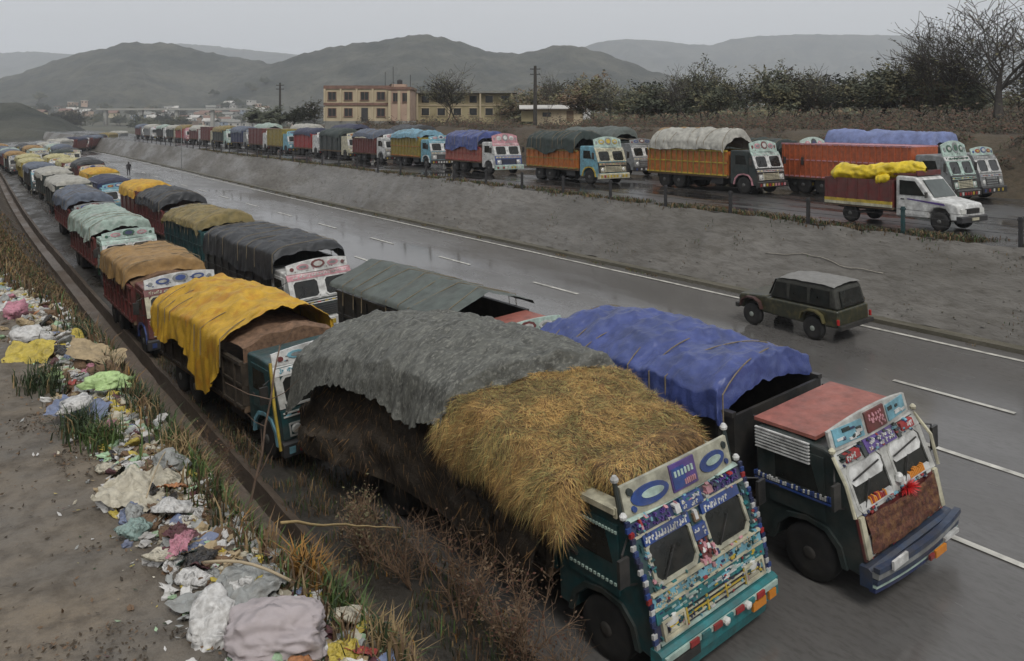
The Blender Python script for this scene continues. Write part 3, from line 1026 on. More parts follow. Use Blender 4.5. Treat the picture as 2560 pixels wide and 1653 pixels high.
    mb.prism([(-.1, .2), (-.14, .4), (0, .4), (.05, .2)], -1.0, 1.0)
    mb.build('lower_apron', teal_p, root)
    # striped garlands down both edges
    for s in (-1, 1):
        mb = MB()
        for k in range(22):
            z = .72 + k * .075
            x = s * 1.2 + r.uniform(-.02, .02)
            a = fy(z) - .03
            mb.box(x - .035, x + .035, a - .012, a + .03, z, z + .07, (0, 1, 0, 3, 3, 1, 0, 3, 2, 1, 3)[k % 11])
        mb.build('garland', [white_p, blue_p, red_p, dblue_p], root, kind='stuff')
    # dense mosaic of small painted motifs over the whole front
    mb = MB()
    for k in range(330):
        z = r.choice((r.uniform(.78, 1.0), r.uniform(1.02, 1.44), r.uniform(1.02, 1.44), r.uniform(2.10, 2.32), r.uniform(1.44, 2.1)))
        if 1.44 < z < 2.08:
            x = r.choice((r.uniform(-1.12, -.98), r.uniform(.98, 1.12), r.uniform(-.16, .12)))
        else:
            x = r.uniform(-1.12, 1.06)
        wd, hh = r.uniform(.018, .085), r.uniform(.012, .035)
        if r.random() < .25:
            wd, hh = hh, wd * .8
        panel(mb, x, x + wd, z, z + hh, .054 + .010 * r.random(), r.choices(range(9), weights=[1.3, 5, 4, 3, 5, .8, 1.0, .7, 1.6])[0])
    mb.build('painted_motifs', [gwhite, dblue_p, teal_p, cyan_p, dteal_p, yellow_p, pink_p, red_p, dcream], root, kind='stuff')
    # roof side beams, chain and window line on the side
    for s in (-1, 1):
        mb = MB()
        mb.box(s * 1.12 - .12, s * 1.12 + .12, .62, 2.0, 2.40, 2.49)
        mb.box(s * 1.16 - .05, s * 1.16 + .05, .60, .66, 2.34, 2.5)
        mb.build('roof_beam', cream_p, root)
        mb = MB()
        for k in range(22):
            y = .62 + k * .06
            mb.box(s * 1.20 - .014, s * 1.20 + .014, y, y + .035, 2.10 - .0 * k, 2.14)
        for k in range(12):
            mb.box(s * 1.20 - .012, s * 1.20 + .012, .66 + k * .08, .70 + k * .08, 1.30, 1.34)
        mb.build('side_beading', mint_p, root, kind='stuff')
    # headboard frame over the cab
    mb = MB()
    for x in (-1.12, -.4, .4, 1.12):
        mb.box(x - .03, x + .03, 1.95, 2.02, .95, 2.85)
    mb.box(-1.15, 1.15, 1.95, 2.02, 2.5, 2.58)
    mb.build('headboard_frame', dteal_p, root)
hero_a(A1)
A1.scale = (1.06, 1, .93)

def strand_field(name, root, surf, n, ln, w, mats, r, down=True, lift=.0, messy=False):
    """thousands of loose stalks lying on a draped surface; surf(u,v) -> point"""
    vs, fs, ms = [], [], []
    for k in range(n):
        u, v = r.random(), r.random()
        p = Vector(surf(u, v))
        e = .012
        du = Vector(surf(min(1, u + e), v)) - Vector(surf(max(0, u - e), v))
        dv = Vector(surf(u, min(1, v + e))) - Vector(surf(u, max(0, v - e)))
        nrm = du.cross(dv)
        if nrm.length < 1e-9:
            continue
        nrm.normalize()
        d = Vector((0, 0, -1)) - nrm * (-nrm.z)
        if d.length < .05:
            d = Vector((r.uniform(-1, 1), r.uniform(-1, .4), 0))
        d.normalize()
        if messy or nrm.z > .75 and r.random() < .8:
            a_ = r.uniform(0, 6.28)
            d = (d * (.15 if messy else .5) + Vector((math.cos(a_), math.sin(a_), r.uniform(-.2, .5) if messy else 0))).normalized()
        d = (d + nrm.cross(d) * (r.gauss(0, .5) + 1.6 * nz(p.x * 1.1, p.y * 1.1, 3)) + nrm * r.uniform(-.02, .28)).normalized()
        L = ln * r.uniform(.45, 1.3)
        s = d.cross(nrm).normalized() * w * r.uniform(.6, 1.4)
        a = p + nrm * (lift + r.uniform(0, .03))
        q = a + d * L + Vector((0, 0, -L * .12))
        o = len(vs)
        vs += [tuple(a - s), tuple(a + s), tuple(q)]
        fs.append((o, o + 1, o + 2))
        pn = nz(p.x * 1.3, p.y * 1.3, p.z * 1.3) + .6 * nz(p.x * 4, p.y * 4, p.z * 4)
        ms.append(r.choices(range(len(mats)), weights=[4 * max(.1, .6 + 2 * pn), 3 * max(.1, .7 - 2.4 * pn), 3, 1.6 * max(.1, .5 - 2 * pn)][:len(mats)])[0])
    mb = MB()
    mb.v, mb.f, mb.m = vs, fs, ms
    return mb.build(name, mats, root, kind='stuff')

def load_a(root):
    r = random.Random(5)
    w = 1.34
    # shaggy dark load bulging over the sides
    def dark(u, v):
        s = (u - .5) * 2
        y = 2.0 + 7.2 * v
        q = abs(s)
        if q < .5:
            x, z = s / .5 * (w - .1), 3.25 - .35 * (q / .5) ** 3
        else:
            t = (q - .5) / .5
            x, z = math.copysign(w - .1 + .22 * math.sin(t * 2.2), s), 2.90 - 2.0 * t
        n = noise.fractal(Vector((x * 1.3, y * 1.1, z * 1.4)), 1, 2, 4)
        x += .16 * n * (1 if s > 0 else -1) * min(1, q * 2)
        z += .10 * n
        z -= .75 * (1 - sm(3.2, 4.8, y)) * (1 if q < .75 else .2)
        if v < .03 or v > .97:
            z = min(z, 2.2)
        x -= .38 * sm(5.5, 9.5, y)
        z -= .42 * sm(6.0, 9.5, y) * (.55 - .45 * x / w) * (1 if z > 1.6 else .5)
        return (x, y, z)
    mb = MB()
    mb.grid(60, 90, dark)
    o = mb.build('load', load_m, root, smooth=True)
    strand_field('loose_stalks', root, dark, 5200, .26, .008, [straw_d, load_m, straw_b, twig_m], r)
    # grey net sheet over the rear two thirds
    t = tarp_mb(w + .10, 3.4, 9.5, 3.26, .34, (.85, .7), 'lump', 130, 170, 3.3, 1.0, enddrop=.35, uneven=.9, flare=.22, hump=.12)
    for i, p in enumerate(t.v):       # crumpled, pebbly surface, and a slanting front edge
        x, y, z = p
        sh = (1 - min(1, max(0, (y - 3.55) / 1.6))) * (.45 * (x / w) + .05)
        rr = (1 - abs(nz(x * 2.6 + y * .8, y * 5.5, 4)) * 2.4) * .05 + (1 - abs(nz(x * 8, y * 14 + x * 3, 9)) * 2.4) * .016 + .012 * nz(x * 30, y * 30)
        x -= .38 * sm(5.5, 9.5, y)
        z -= .42 * sm(6.0, 9.5, y) * (.55 - .45 * x / w)
        t.v[i] = (x, y - sh * .9 + .08 * nz(x * 2.5, 3) * (y < 4.1), z + rr)
    t.build('net_sheet', t_grey, root, smooth=True)
    # straw over the front, spilling down the near side and onto the cab roof
    def straw(u, v):
        s = (u - .5) * 2
        y = 1.2 + 2.95 * v
        left = s < 0
        a = .52
        q = abs(s)
        hgt = 3.16 - .58 * (1 - sm(0, .60, v))
        if q < a:
            x, z = s / a * (w + .02), hgt + .16 * (1 - (q / a) ** 2)
        else:
            t_ = (q - a) / (1 - a)
            d = (.80 + .3 * nz(y * 1.3, 2)) if left else .8
            d *= (.35 + .65 * sm(.02, .3, v))
            x, z = math.copysign(w + .02 + .30 * math.sin(min(1.6, t_ * 1.8)) * (1 if left else .4), s), hgt - d * t_
        n = noise.fractal(Vector((x * 1.1, y * 1.5, 7)), 1, 2, 3)
        z += .15 * n + .05 * nz(x * 3.2, y * 3.2, 2)
        x += -.12 * n if left and q > a else 0
        if v < .06:
            z -= (.06 - v) / .06 * .38
        return (x, y + .10 * nz(x * 2, 9), z)
    mb = MB()
    mb.grid(70, 70, straw)
    mb.build('straw_cover', straw_b, root, smooth=True)
    strand_field('straw', root, straw, 46000, .22, .0042, [straw_a, straw_c, straw_b, straw_d], r, lift=.01)
    strand_field('straw_fringe', root, lambda u, v: straw(.02 + .24 * u, v), 3600, .36, .0042, [straw_b, straw_c, straw_a, straw_d], r, lift=.02)
    strand_field('loose_straw', root, straw, 12000, .13, .004, [straw_a, straw_b, straw_c, straw_d], random.Random(77), lift=.035, messy=True)
    # rolled brown straw lying on the cab roof behind the visor
    def roll(u, v):
        a = 2 * math.pi * u
        x = -1.0 + 2.05 * v
        rr = (.23 + .05 * nz(x * 2, 4)) * min(1, max(0, (1 - abs(2 * v - 1)) * 7)) ** .5
        return (x, 1.18 + rr * 1.75 * math.cos(a) + .1 * nz(x, 3), 2.60 + rr * math.sin(a) * 1.15 + .05 * nz(x * 3, a))
    mb = MB()
    mb.grid(22, 30, roll)
    mb.build('straw_roll', straw_b, root, smooth=True)
    strand_field('straw', root, roll, 8000, .2, .004, [straw_b, straw_a, straw_d, straw_c], r, lift=.0)
load_a(A1)

B1 = truck('second nearest truck, with blue tarpaulin, rust red cab roof and brown quilted front cover', GL, at_road(12.78, 7.4), R(3.5), LT, L=7.6, lod=2,
           cab=dgreen_p, face=gwhite, head=gwhite, visor=gwhite, visor2=cyan_p, lower=maroon_p, bump=dbump, body=black_p, side_h=1.5, tarp=t_blue, tz=2.72, crown=.36, drop=(.6, .8), wr=.75, crk=1.5, seed=8.8, wwin=(.12, .18, 1.46, 2.10),
           deco=False, hero=True, visor_h=.40, roof=rust_p, y_cargo=2.25, hump=.1, enddrop=.45, uneven=.6)
def hero_b(root):
    w = 1.225
    r = random.Random(23)
    def vb(x, z, d):
        return (x, .52 - .10 * (1 - (x / w) ** 2) + (z - 2.36) * .25 + d, z)
    def plate(mb, x0, x1, z0, z1, mi, th=.02):
        mb.hexa([vb(x0, z0, -th), vb(x1, z0, -th), vb(x1, z0, .01), vb(x0, z0, .01), vb(x0, z1, -th), vb(x1, z1, -th), vb(x1, z1, .01), vb(x0, z1, .01)], mi)
    mb = MB()
    plate(mb, -1.05, -.35, 2.40, 2.66, 0); plate(mb, .38, 1.0, 2.40, 2.66, 0)
    for k in range(16):
        s = r.choice((-1, 1))
        x, z = s * r.uniform(.42, .95) - .06, r.uniform(2.42, 2.58)
        plate(mb, x, x + r.uniform(.06, .2), z, z + r.uniform(.02, .06), r.choice((1, 2, 2, 3)), .03)
    plate(mb, -.26, .30, 2.40, 2.72, 4, .03)
    for k in range(20):
        x, z = r.uniform(-.24, .24), r.uniform(2.43, 2.66)
        plate(mb, x, x + .035, z, z + .04, 5, .04)
    mb.build('visor_emblems', [cyan_p, dblue_p, white_p, dgreen_p, maroon_p, pink_p], root, kind='stuff')
    mb = MB()
    panel(mb, -.42, .42, 2.13, 2.33, .06, 0); strokes(mb, -.36, .36, 2.15, 2.31, 2, .07, 1, r)
    panel(mb, -1.0, -.62, 2.17, 2.29, .06, 2); strokes(mb, -.98, -.66, 2.18, 2.28, 1, .07, 3, r)
    panel(mb, .62, 1.0, 2.17, 2.29, .06, 2); strokes(mb, .66, .98, 2.18, 2.28, 1, .07, 3, r)
    panel(mb, -.55, -.46, 2.12, 2.32, .07, 4); panel(mb, .46, .55, 2.12, 2.32, .07, 4)
    mb.build('header_lettering', [purple_p, white_p, red_p, white_p, dgreen_p], root, kind='stuff')
    for s in (-1, 1):
        x0, x1 = (-w + .20, -.14) if s < 0 else (.14, w - .20)
        mb = MB()
        plate8(mb, octa(x0, x1, 1.80, 2.09, .07), .02)
        mb.build('sun_shade', white_p, root)
        mb = MB()
        panel(mb, x0, x1 - .02, 1.47, 1.56, .045, 0)
        for k in range(10):
            x = x0 + .25 + k * .045
            panel(mb, x, x + .03, 1.5, 1.56 + r.random() * .05, .06, r.choice((1, 2, 1)))
        mb.build('windscreen_sill', [white_p, amber_m, red_p], root, kind='stuff')
        mb = MB()
        mb.tube([(x0 + .02, fy(1.9) - .05, 1.92), (x1 - .1, fy(2.0) - .05, 1.99)], .014, 4)
        mb.build('wiper', black_p, root)
    mb = MB()
    for k in range(150):
        z = r.choice((r.uniform(2.12, 2.31), r.uniform(.78, .86), r.uniform(1.40, 1.46)))
        x = r.uniform(-1.12, 1.05)
        panel(mb, x, x + r.uniform(.02, .09), z, z + r.uniform(.012, .03), .05 + .02 * r.random(), r.randrange(6))
    mb.build('painted_motifs', [dblue_p, cyan_p, red_p, dgreen_p, grey_p, black_p], root, kind='stuff')
    # red tinsel bunch
    vs = MB()
    c = Vector((.14, fy(1.46) - .10, 1.47))
    for k in range(260):
        d = Vector((r.gauss(0, 1), -abs(r.gauss(0, .6)), r.gauss(-.15, .8))).normalized()
        q = c + d * r.uniform(.10, .24)
        s = d.orthogonal().normalized() * .012
        o = len(vs.v)
        vs.v += [tuple(c - s + d * .03), tuple(c + s + d * .03), tuple(q)]
        vs.f.append((o, o + 1, o + 2)); vs.m.append(0)
    vs.build('red_tinsel', tinsel, root)
    mb = MB()
    mb.lathe([(.0, 0), (.07, .01), (.06, .10), (.03, .14)], (.05, fy(1.6) - .08, 1.58), 'z', 9)
    mb.build('ornament_cap', white_p, root)
    # quilted brown cover on the lower front
    quilt = mat('brown_quilt', (0.085, 0.030, 0.018), 0.8, var=0.6, scale=14, bump=1.0, bscale=22, alt=(0.16, 0.075, 0.03), altf=.5, altscale=9)
    mb = MB()
    def qf(u, v):
        x, z = -1.02 + 2.04 * u, .84 + .56 * v
        return (x, fy(z) - .07 - .05 * math.sin(math.pi * u) - .022 * abs(math.sin(u * 22)) * abs(math.sin(v * 9)) - .03 * nz(x * 4, z * 4), z)
    mb.grid(50, 24, qf)
    mb.build('front_cover', quilt, root, smooth=True)
    for xa in (-1.16, 1.05):
        mb = MB()
        panel(mb, xa, xa + .11, .8, 1.42, .06, 0)
        mb.build('front_edge_strip', cream_p, root)
    mb = MB()
    for k, (z0, z1, mi) in enumerate(((.70, .78, 0), (.60, .69, 1), (.50, .58, 0), (.44, .48, 2), (.36, .42, 3))):
        y = -.2 - .02 * (4 - k)
        n = 10
        for q in range(n):
            xa, xb = -1.24 + 2.48 * q / n, -1.24 + 2.48 * (q + 1) / n
            ya, yb = y - .1 * (1 - (xa / 1.24) ** 2), y - .1 * (1 - (xb / 1.24) ** 2)
            mb.hexa([(xa, ya, z0), (xb, yb, z0), (xb, yb + .1, z0), (xa, ya + .1, z0), (xa, ya, z1), (xb, yb, z1), (xb, yb + .1, z1), (xa, ya + .1, z1)], mi)
    mb.build('bumper_bands', [dbump, grey_p, mint_p, dblue_p], root, kind='stuff')
    mb = MB()
    mb.box(-1.0, -.6, -.37, -.33, .70, .84, 0)
    mb.build('front_plate', white_p, root)
    mb = MB()
    mb.box(.17, .5, -.40, -.36, .40, .52)
    mb.build('number_plate', amber_m, root)
    mb = MB()
    mb.box(.02, .15, -.39, -.35, .42, .50)
    mb.build('red_marker', red_p, root)
    mb = MB()
    mb.box(.55, 1.0, -.36, -.3, .50, .56)
    mb.build('white_marker', white_p, root)
    # slatted vents and lettering on the side
    for s in (-1, 1):
        mb = MB()
        mb.box(s * 1.0 - .02, s * 1.0 + .02, .9, 2.05, 2.40, 2.46, 0)
        for k in range(7):
            z = 2.05 + k * .055
            mb.box(s * 1.215 - .02, s * 1.215 + .02, .85, 1.85, z, z + .022, 1)
        mb.build('side_slats', [black_p, white_p], root)
        mb = MB()
        for k in range(34):
            y = .5 + k * .042
            zc = 1.62 + .25 * r.choice((0, 0, 1))
            mb.box(s * 1.2 - .016, s * 1.2 + .016, y, y + .025, 1.52 + .0 * k, 1.56 + r.random() * .05, r.choice((0, 1)))
        mb.box(s * 1.2 - .015, s * 1.2 + .015, .45, 1.9, 1.46, 1.49, 0)
        mb.build('side_lettering', [blue_p, white_p], root, kind='stuff')
        mb = MB()
        mb.tube([(s * 1.2, .45, 2.3), (s * 1.27, .2, 1.95), (s * 1.25, .08, 1.45)], .03, 6)
        mb.lathe([(.02, 0), (.05, .03), (.055, .07), (.02, .11)], (s * 1.2, .46, 2.34), 'z', 8, 1)
        mb.build('corner_rail', [cream_p, cream_p], root)
hero_b(B1)
B1.scale = (1.06, 1, .95)

# the rest of the near queue ---------------------------------------------
def near(label, x, y, yaw=2.0, **k):
    k.setdefault('lod', 1)
    t = truck(label, GL, at_road(x, y), R(yaw), LT, **k)
    t.scale = (1, 1, .94)
    return t
A2 = near('truck under a bright yellow tarpaulin, next behind the straw load in the roadside column', 7.4, 17.9, 5, L=8.3, cab=dteal_p, face=gwhite, head=white_p, visor=white_p, visor2=cyan_p, lower=dteal_p, body=load_m, side_h=1.1,
     tarp=t_yellow, tz=2.5, crown=.45, drop=(1.0, .7), wr=1.5, seed=2.2, loadz=2.65, hump=.12, tarp_y0=2.5, enddrop=.05, tarp_w=.22, uneven=.9, visor_h=.36)
mb = MB()
mb.tube([(-1.27, -.05, .55), (-1.3, .1, 1.5), (-1.24, .34, 2.5)], .035, 6)
mb.build('corner_pole', yellow_p, A2)
A3 = near('truck with a flat tan tarpaulin directly behind the bright yellow one', 6.75, 28.6, 1, L=7.4, cab=maroon_p, face=cream_p, body=maroon_p, side_h=1.2, tarp=t_tan, tz=2.65, crown=.2, drop=(.5, .5), tstyle='flat', wr=.9, loadz=2.5, tarp_y0=2.4)
A4 = near('truck with pale green front and lumpy pale green tarpaulin by the roadside drain', 7.35, 41.3, 1, L=9.6, cab=mint_p, face=white_p, head=mint_p, visor=mint_p, visor2=green_p, lower=green_p, bump=white_p, body=maroon_p, side_h=1.3, tarp=t_mint, tz=2.7, crown=.4, drop=.6, wr=1.4)
A5 = near('truck under a slate blue tarpaulin behind the pale green one', 7.9, 55.5, 0, L=10.0, cab=dgreen_p, face=grey_p, visor=grey_p, body=maroon_p, side_h=1.3, tarp=t_slate, tz=2.75, crown=.45, drop=.5, wr=1.1)
A6 = near('truck with cream front and pale grey sheet, next behind the slate blue tarpaulin', 8.7, 70.5, 0, L=9.5, lod=0, cab=cream_p, face=white_p, visor=cream_p, body=dgreen_p, tarp=t_pale, tz=2.75, crown=.3, drop=.4)
A7 = near('truck with pale cream rounded sheet, far along the roadside column', 9.1, 84.5, 0, L=9.5, lod=0, cab=black_p, face=grey_p, visor=t_pale, body=dgreen_p, tarp=t_pale, tz=2.7, crown=.35, drop=.4)
A8 = near('white and blue fronted truck at the far left end of the roadside column', 9.0, 97.5, 0, L=9.0, lod=0, cab=cyan_p, face=white_p, visor=white_p, lower=dgreen_p, body=black_p, tarp=t_slate, tz=2.7, crown=.3, drop=.4)
B2 = near('truck under a taut grey green sheet pitched like a tent roof', 11.75, 15.7, 3, L=8.2, cab=dgreen_p, face=mint_p, head=mint_p, visor=mint_p, visor2=white_p, lower=dgreen_p, body=black_p, side_h=1.45, tarp=t_green, tz=2.72, crown=.5, drop=(.12, .12),
     tstyle='peak', wr=.28, crk=.3, enddrop=.0, roof=rust_p, tarp_w=.16, uneven=.1, visor_h=.38)
B3 = near('truck with white and pink front and black sheeted load reaching over its cab', 11.0, 27.2, 3, L=9.0, cab=white_p, face=white_p, head=pink_p, visor=white_p, visor2=pink_p, lower=dgreen_p, bump=white_p, body=black_p, side_h=1.45, tarp=t_black, tz=2.95, crown=.22, drop=(.8, .6), tstyle='flat', wr=1.0, tarp_y0=.75, enddrop=.25)
B4 = near('truck with mint front and faded olive tan tarpaulin, behind the black sheeted one', 11.4, 37.8, 3, L=8.2, cab=mint_p, face=white_p, visor=mint_p, visor2=green_p, lower=dteal_p, body=dteal_p, side_h=1.5, tarp=t_olive, tz=2.75, crown=.35, drop=(.3, .3), wr=1.1)
B5 = near('truck under a humped black tarpaulin beside the pale green truck', 11.9, 48.5, 2, L=8.2, cab=dgreen_p, face=grey_p, visor=grey_p, body=maroon_p, side_h=1.4, tarp=t_black, tz=2.8, crown=.5, drop=.5, wr=1.2)
B6 = near('truck under an ochre yellow tarpaulin, behind the humped black one', 12.4, 59.0, 1, L=7.6, lod=0, cab=maroon_p, face=cream_p, visor=cream_p, body=maroon_p, tarp=t_yellow, tz=2.7, crown=.4, drop=.45)
B7 = near('truck with white and pale blue front and navy sheet between the slate and ochre tarpaulins', 11.4, 69.0, 0, L=7.4, lod=0, cab=cyan_p, face=white_p, visor=cyan_p, body=dblue_p, tarp=t_navy, tz=2.6, crown=.4, drop=.4)
B8 = near('small truck under a dull yellow sheet, farthest of the yellow ones in the queue', 12.3, 80.5, 0, L=7.4, lod=0, cab=grey_p, face=white_p, visor=cream_p, body=olive_p, tarp=t_yellow, tz=2.65, crown=.35, drop=.4)
for k, (x, y, t_, c_, lb) in enumerate((
        (9.3, 112, t_paleyel, cream_p, 'truck under a pale yellow sheet at the left end of the queue'),
        (12.6, 118, t_paleyel, white_p, 'truck under a pale yellow sheet beside the last column, nearer the lane'),
        (9.9, 125, t_paleyel, mint_p, 'hindmost pale yellow sheeted truck along the embankment'),
        (14.6, 131, t_dgreen, cream_p, 'dark green sheeted truck at the far end beside the pale yellow ones'))):
    near(lb, x, y, 0, L=7.4, lod=0, cab=c_, face=white_p, visor=cream_p, body=olive_p, tarp=t_, tz=2.7, crown=.3, drop=.5)
rq = random.Random(90)
for k in range(17):
    col = k % 3
    x, y = (9.4, 13.0, 16.4)[col] + rq.uniform(-.3, .3), 92 + 8.6 * (k // 3) + (0, 4, 48)[col] + rq.uniform(-.5, .5)
    if col == 0:
        y += 44
    elif col == 1:
        y += 0 if y < 108 else 34
    nm_, tq = rq.choice((('pale grey', t_pale), ('pale yellow', t_paleyel), ('slate blue', t_slate), ('dark', t_black), ('pale green', t_mint), ('tan', t_tan)))
    t = truck('far truck under a %s sheet at the packed far end of the near queue' % nm_, 'far trucks under %s sheets in the near queue' % nm_, at_road(x, y), R(rq.uniform(-1, 1)), LT, L=7.6, lod=0,
              cab=rq.choice((cream_p, mint_p, grey_p, dgreen_p)), face=gwhite, visor=rq.choice((cream_p, gwhite)), body=rq.choice((maroon_p, dgreen_p, olive_p, black_p)), tarp=tq, tz=2.6 + rq.uniform(-.1, .3), crown=.35, drop=.45)
    t.scale = (1, 1, .94)
for k, (x, y, bd, t_, lb) in enumerate((
        (17.6, 186, white_p, t_pale, 'white fronted truck, nearest at the far bend'),
        (21.5, 193, maroon_p, t_navy, 'maroon truck with navy sheet at the far bend'),
        (25.2, 199, maroon_p, t_slate, 'maroon truck with slate sheet at the far bend'),
        (27.4, 208, red_p, t_black, 'dark red truck with black sheet at the far bend'),
        (31.0, 216, olive_p, t_olive, 'olive truck at the far bend'),
        (35.0, 226, grey_p, t_pale, 'pale grey topped truck, farthest at the far bend'))):
    truck(lb, GF, (x, y, zroad(x) + .05), R(-28), 0, L=8.2, lod=0, cab=white_p if k in (0, 4, 5) else bd, face=white_p, visor=white_p, body=bd, tarp=t_, tz=2.8, crown=.3, drop=.3)

# the far raised carriageway ---------------------------------------------
def zup(x):
    return Z_UP + 0.028 - 0.012 * (x - 29)
def far(label, x, y, yaw=0.0, **k):
    xx = x + bend(y)
    return truck(label, GR, (xx, y, zup(x)), R(yaw), 0, **k)
far('orange box truck with pale roof band behind the white pickup', 41.3, 20.9, 0, L=9.8, lod=1, cab=grey_p, face=mint_p, head=white_p, visor=mint_p, visor2=green_p, lower=black_p, bump=black_p, body=box_orange, style='box', box_top=2.75, band=pink_p, ribs=22, ribsingle=True, visor_h=.75)
far('truck under a pale blue sheet behind the orange box truck', 45.2, 21.5, 0, L=9.4, lod=0, cab=grey_p, face=white_p, visor=mint_p, body=dgreen_p, tarp=cloth('faded_blue_tarp', (0.16, 0.20, 0.38)), tz=2.95, crown=.5, drop=.25, tstyle='flat')
far('truck with yellow and orange ribbed sides under a pale grey peaked tarpaulin', 37.7, 29.6, 0, L=8.4, lod=1, cab=dgreen_p, face=white_p, head=mint_p, visor=mint_p, visor2=pink_p, lower=black_p, bump=black_p, body=orange_p, ribm=olive_p, band=yellow_p, side_h=1.35, tarp=t_pale, tz=2.75, crown=.75, drop=(.42, .4), ribs=14, ribsingle=True, visor_h=.6, wr=1.1)
far('dark green truck with white pointed visor close beside the pale grey tarpaulin truck', 41.4, 29.0, 0, L=8.0, lod=1, cab=dgreen_p, face=mint_p, visor=mint_p, visor2=dgreen_p, lower=black_p, body=dgreen_p, side_h=1.5, tarp=t_dgreen, tz=2.6, crown=.3, drop=.3, visor_h=.8)
far('truck with orange ribbed sides, dark green tarpaulin and cream front', 34.75, 39.3, 0, L=7.6, lod=1, cab=cyan_p, face=cream_p, head=cream_p, visor=mint_p, visor2=yellow_p, lower=black_p, bump=cream_p, body=orange_p, ribm=orange_p, band=olive_p, side_h=1.1, tarp=t_dgreen, tz=2.75, crown=.5, drop=(.75, .7), ribs=10, ribsingle=True, visor_h=.65, wr=.8)
far('truck with blue tarpaulin, red sides and pink and white visor', 34.75, 50.9, 0, L=7.2, lod=1, cab=white_p, face=white_p, head=pink_p, visor=pink_p, visor2=white_p, lower=blue_p, bump=mint_p, body=rust_p, band=red_p, side_h=1.0, tarp=t_blue, tz=2.7, crown=.4, drop=(.8, .8), ribs=9, ribsingle=True, visor_h=.7, wr=.8)
far('truck with yellow olive sides and a light blue sheet next to the blue tarpaulin', 34.75, 60.6, 0, L=7.4, lod=1, cab=cyan_p, face=white_p, visor=cyan_p, visor2=white_p, lower=grey_p, body=olive_p, band=orange_p, side_h=1.6, tarp=t_cyan, tz=2.75, crown=.35, drop=.3, ribs=9, ribsingle=True)
far('maroon truck with slate sheet and grey white front', 34.75, 69.4, 0, L=7.2, lod=1, cab=white_p, face=white_p, head=grey_p, visor=white_p, visor2=grey_p, lower=grey_p, body=maroon_p, side_h=1.3, tarp=t_slate, tz=2.7, crown=.35, drop=.4, ribs=9, ribsingle=True)
rest = [
    (78.0, dgreen_p, t_dgreen, cream_p, 'dark green truck with cream front'),
    (87.0, red_p, t_navy, white_p, 'red sided truck with navy sheet and round white front'),
    (96.0, olive_p, None, cyan_p, 'olive yellow box truck with pale blue front'),
    (105.0, maroon_p, None, white_p, 'maroon box truck right of the navy fronted one'),
    (115.0, dblue_p, t_slate, grey_p, 'navy truck with pale grey front'),
    (124.0, dgreen_p, t_olive, mint_p, 'green truck with a mint arched front'),
    (133.0, maroon_p, None, cream_p, 'maroon box truck with a cream front'),
    (142.0, maroon_p, t_pale, white_p, 'maroon truck with pale sheet and bright white front'),
    (151.0, red_p, t_olive, pink_p, 'dark red truck with a pale striped side'),
    (160.0, dgreen_p, t_pale, cream_p, 'dark green truck with a pale cream top'),
    (170.0, black_p, t_mint, white_p, 'black truck with a pale green top'),
    (180.0, grey_p, t_pale, white_p, 'pale grey truck, last but one at the far end'),
    (191.0, maroon_p, t_slate, grey_p, 'last maroon truck at the far end'),
]
for k, (y, bd, t_, c_, lb) in enumerate(rest):
    far(lb + ' in the far row', 34.75 + .25 * math.sin(k * 2.1), y, 0, L=7.6, lod=0, cab=c_, face=white_p if c_ is not white_p else grey_p, visor=c_, body=bd,
        style='tarp' if t_ else 'box', tarp=t_, tz=2.65, box_top=2.9, crown=.4, drop=.4, side_h=1.5)
for y, x, bd, t_, c_, lb in ((45.0, 43.0, dgreen_p, t_green, grey_p, 'truck under a grey green sheet in the second row behind the dark green tarpaulin'),
                             (36.5, 45.0, orange_p, t_tan, cream_p, 'orange brown truck in the second row behind the cream fronted one'),
                             (75.0, 42.0, maroon_p, t_black, grey_p, 'black topped truck in the second row behind the maroon one'),
                             (90.0, 41.0, dblue_p, t_navy, white_p, 'navy topped truck in the second row'),
                             (104.0, 40.5, dgreen_p, t_pale, grey_p, 'pale topped truck in the second row'),
                             (122.0, 40.5, grey_p, t_mint, white_p, 'mint topped truck in the second row far along')):
    far(lb, x, y, 0, L=8.6, lod=0, cab=c_, face=white_p, visor=c_, body=bd, tarp=t_, tz=3.05, crown=.45, drop=.4, side_h=1.6)

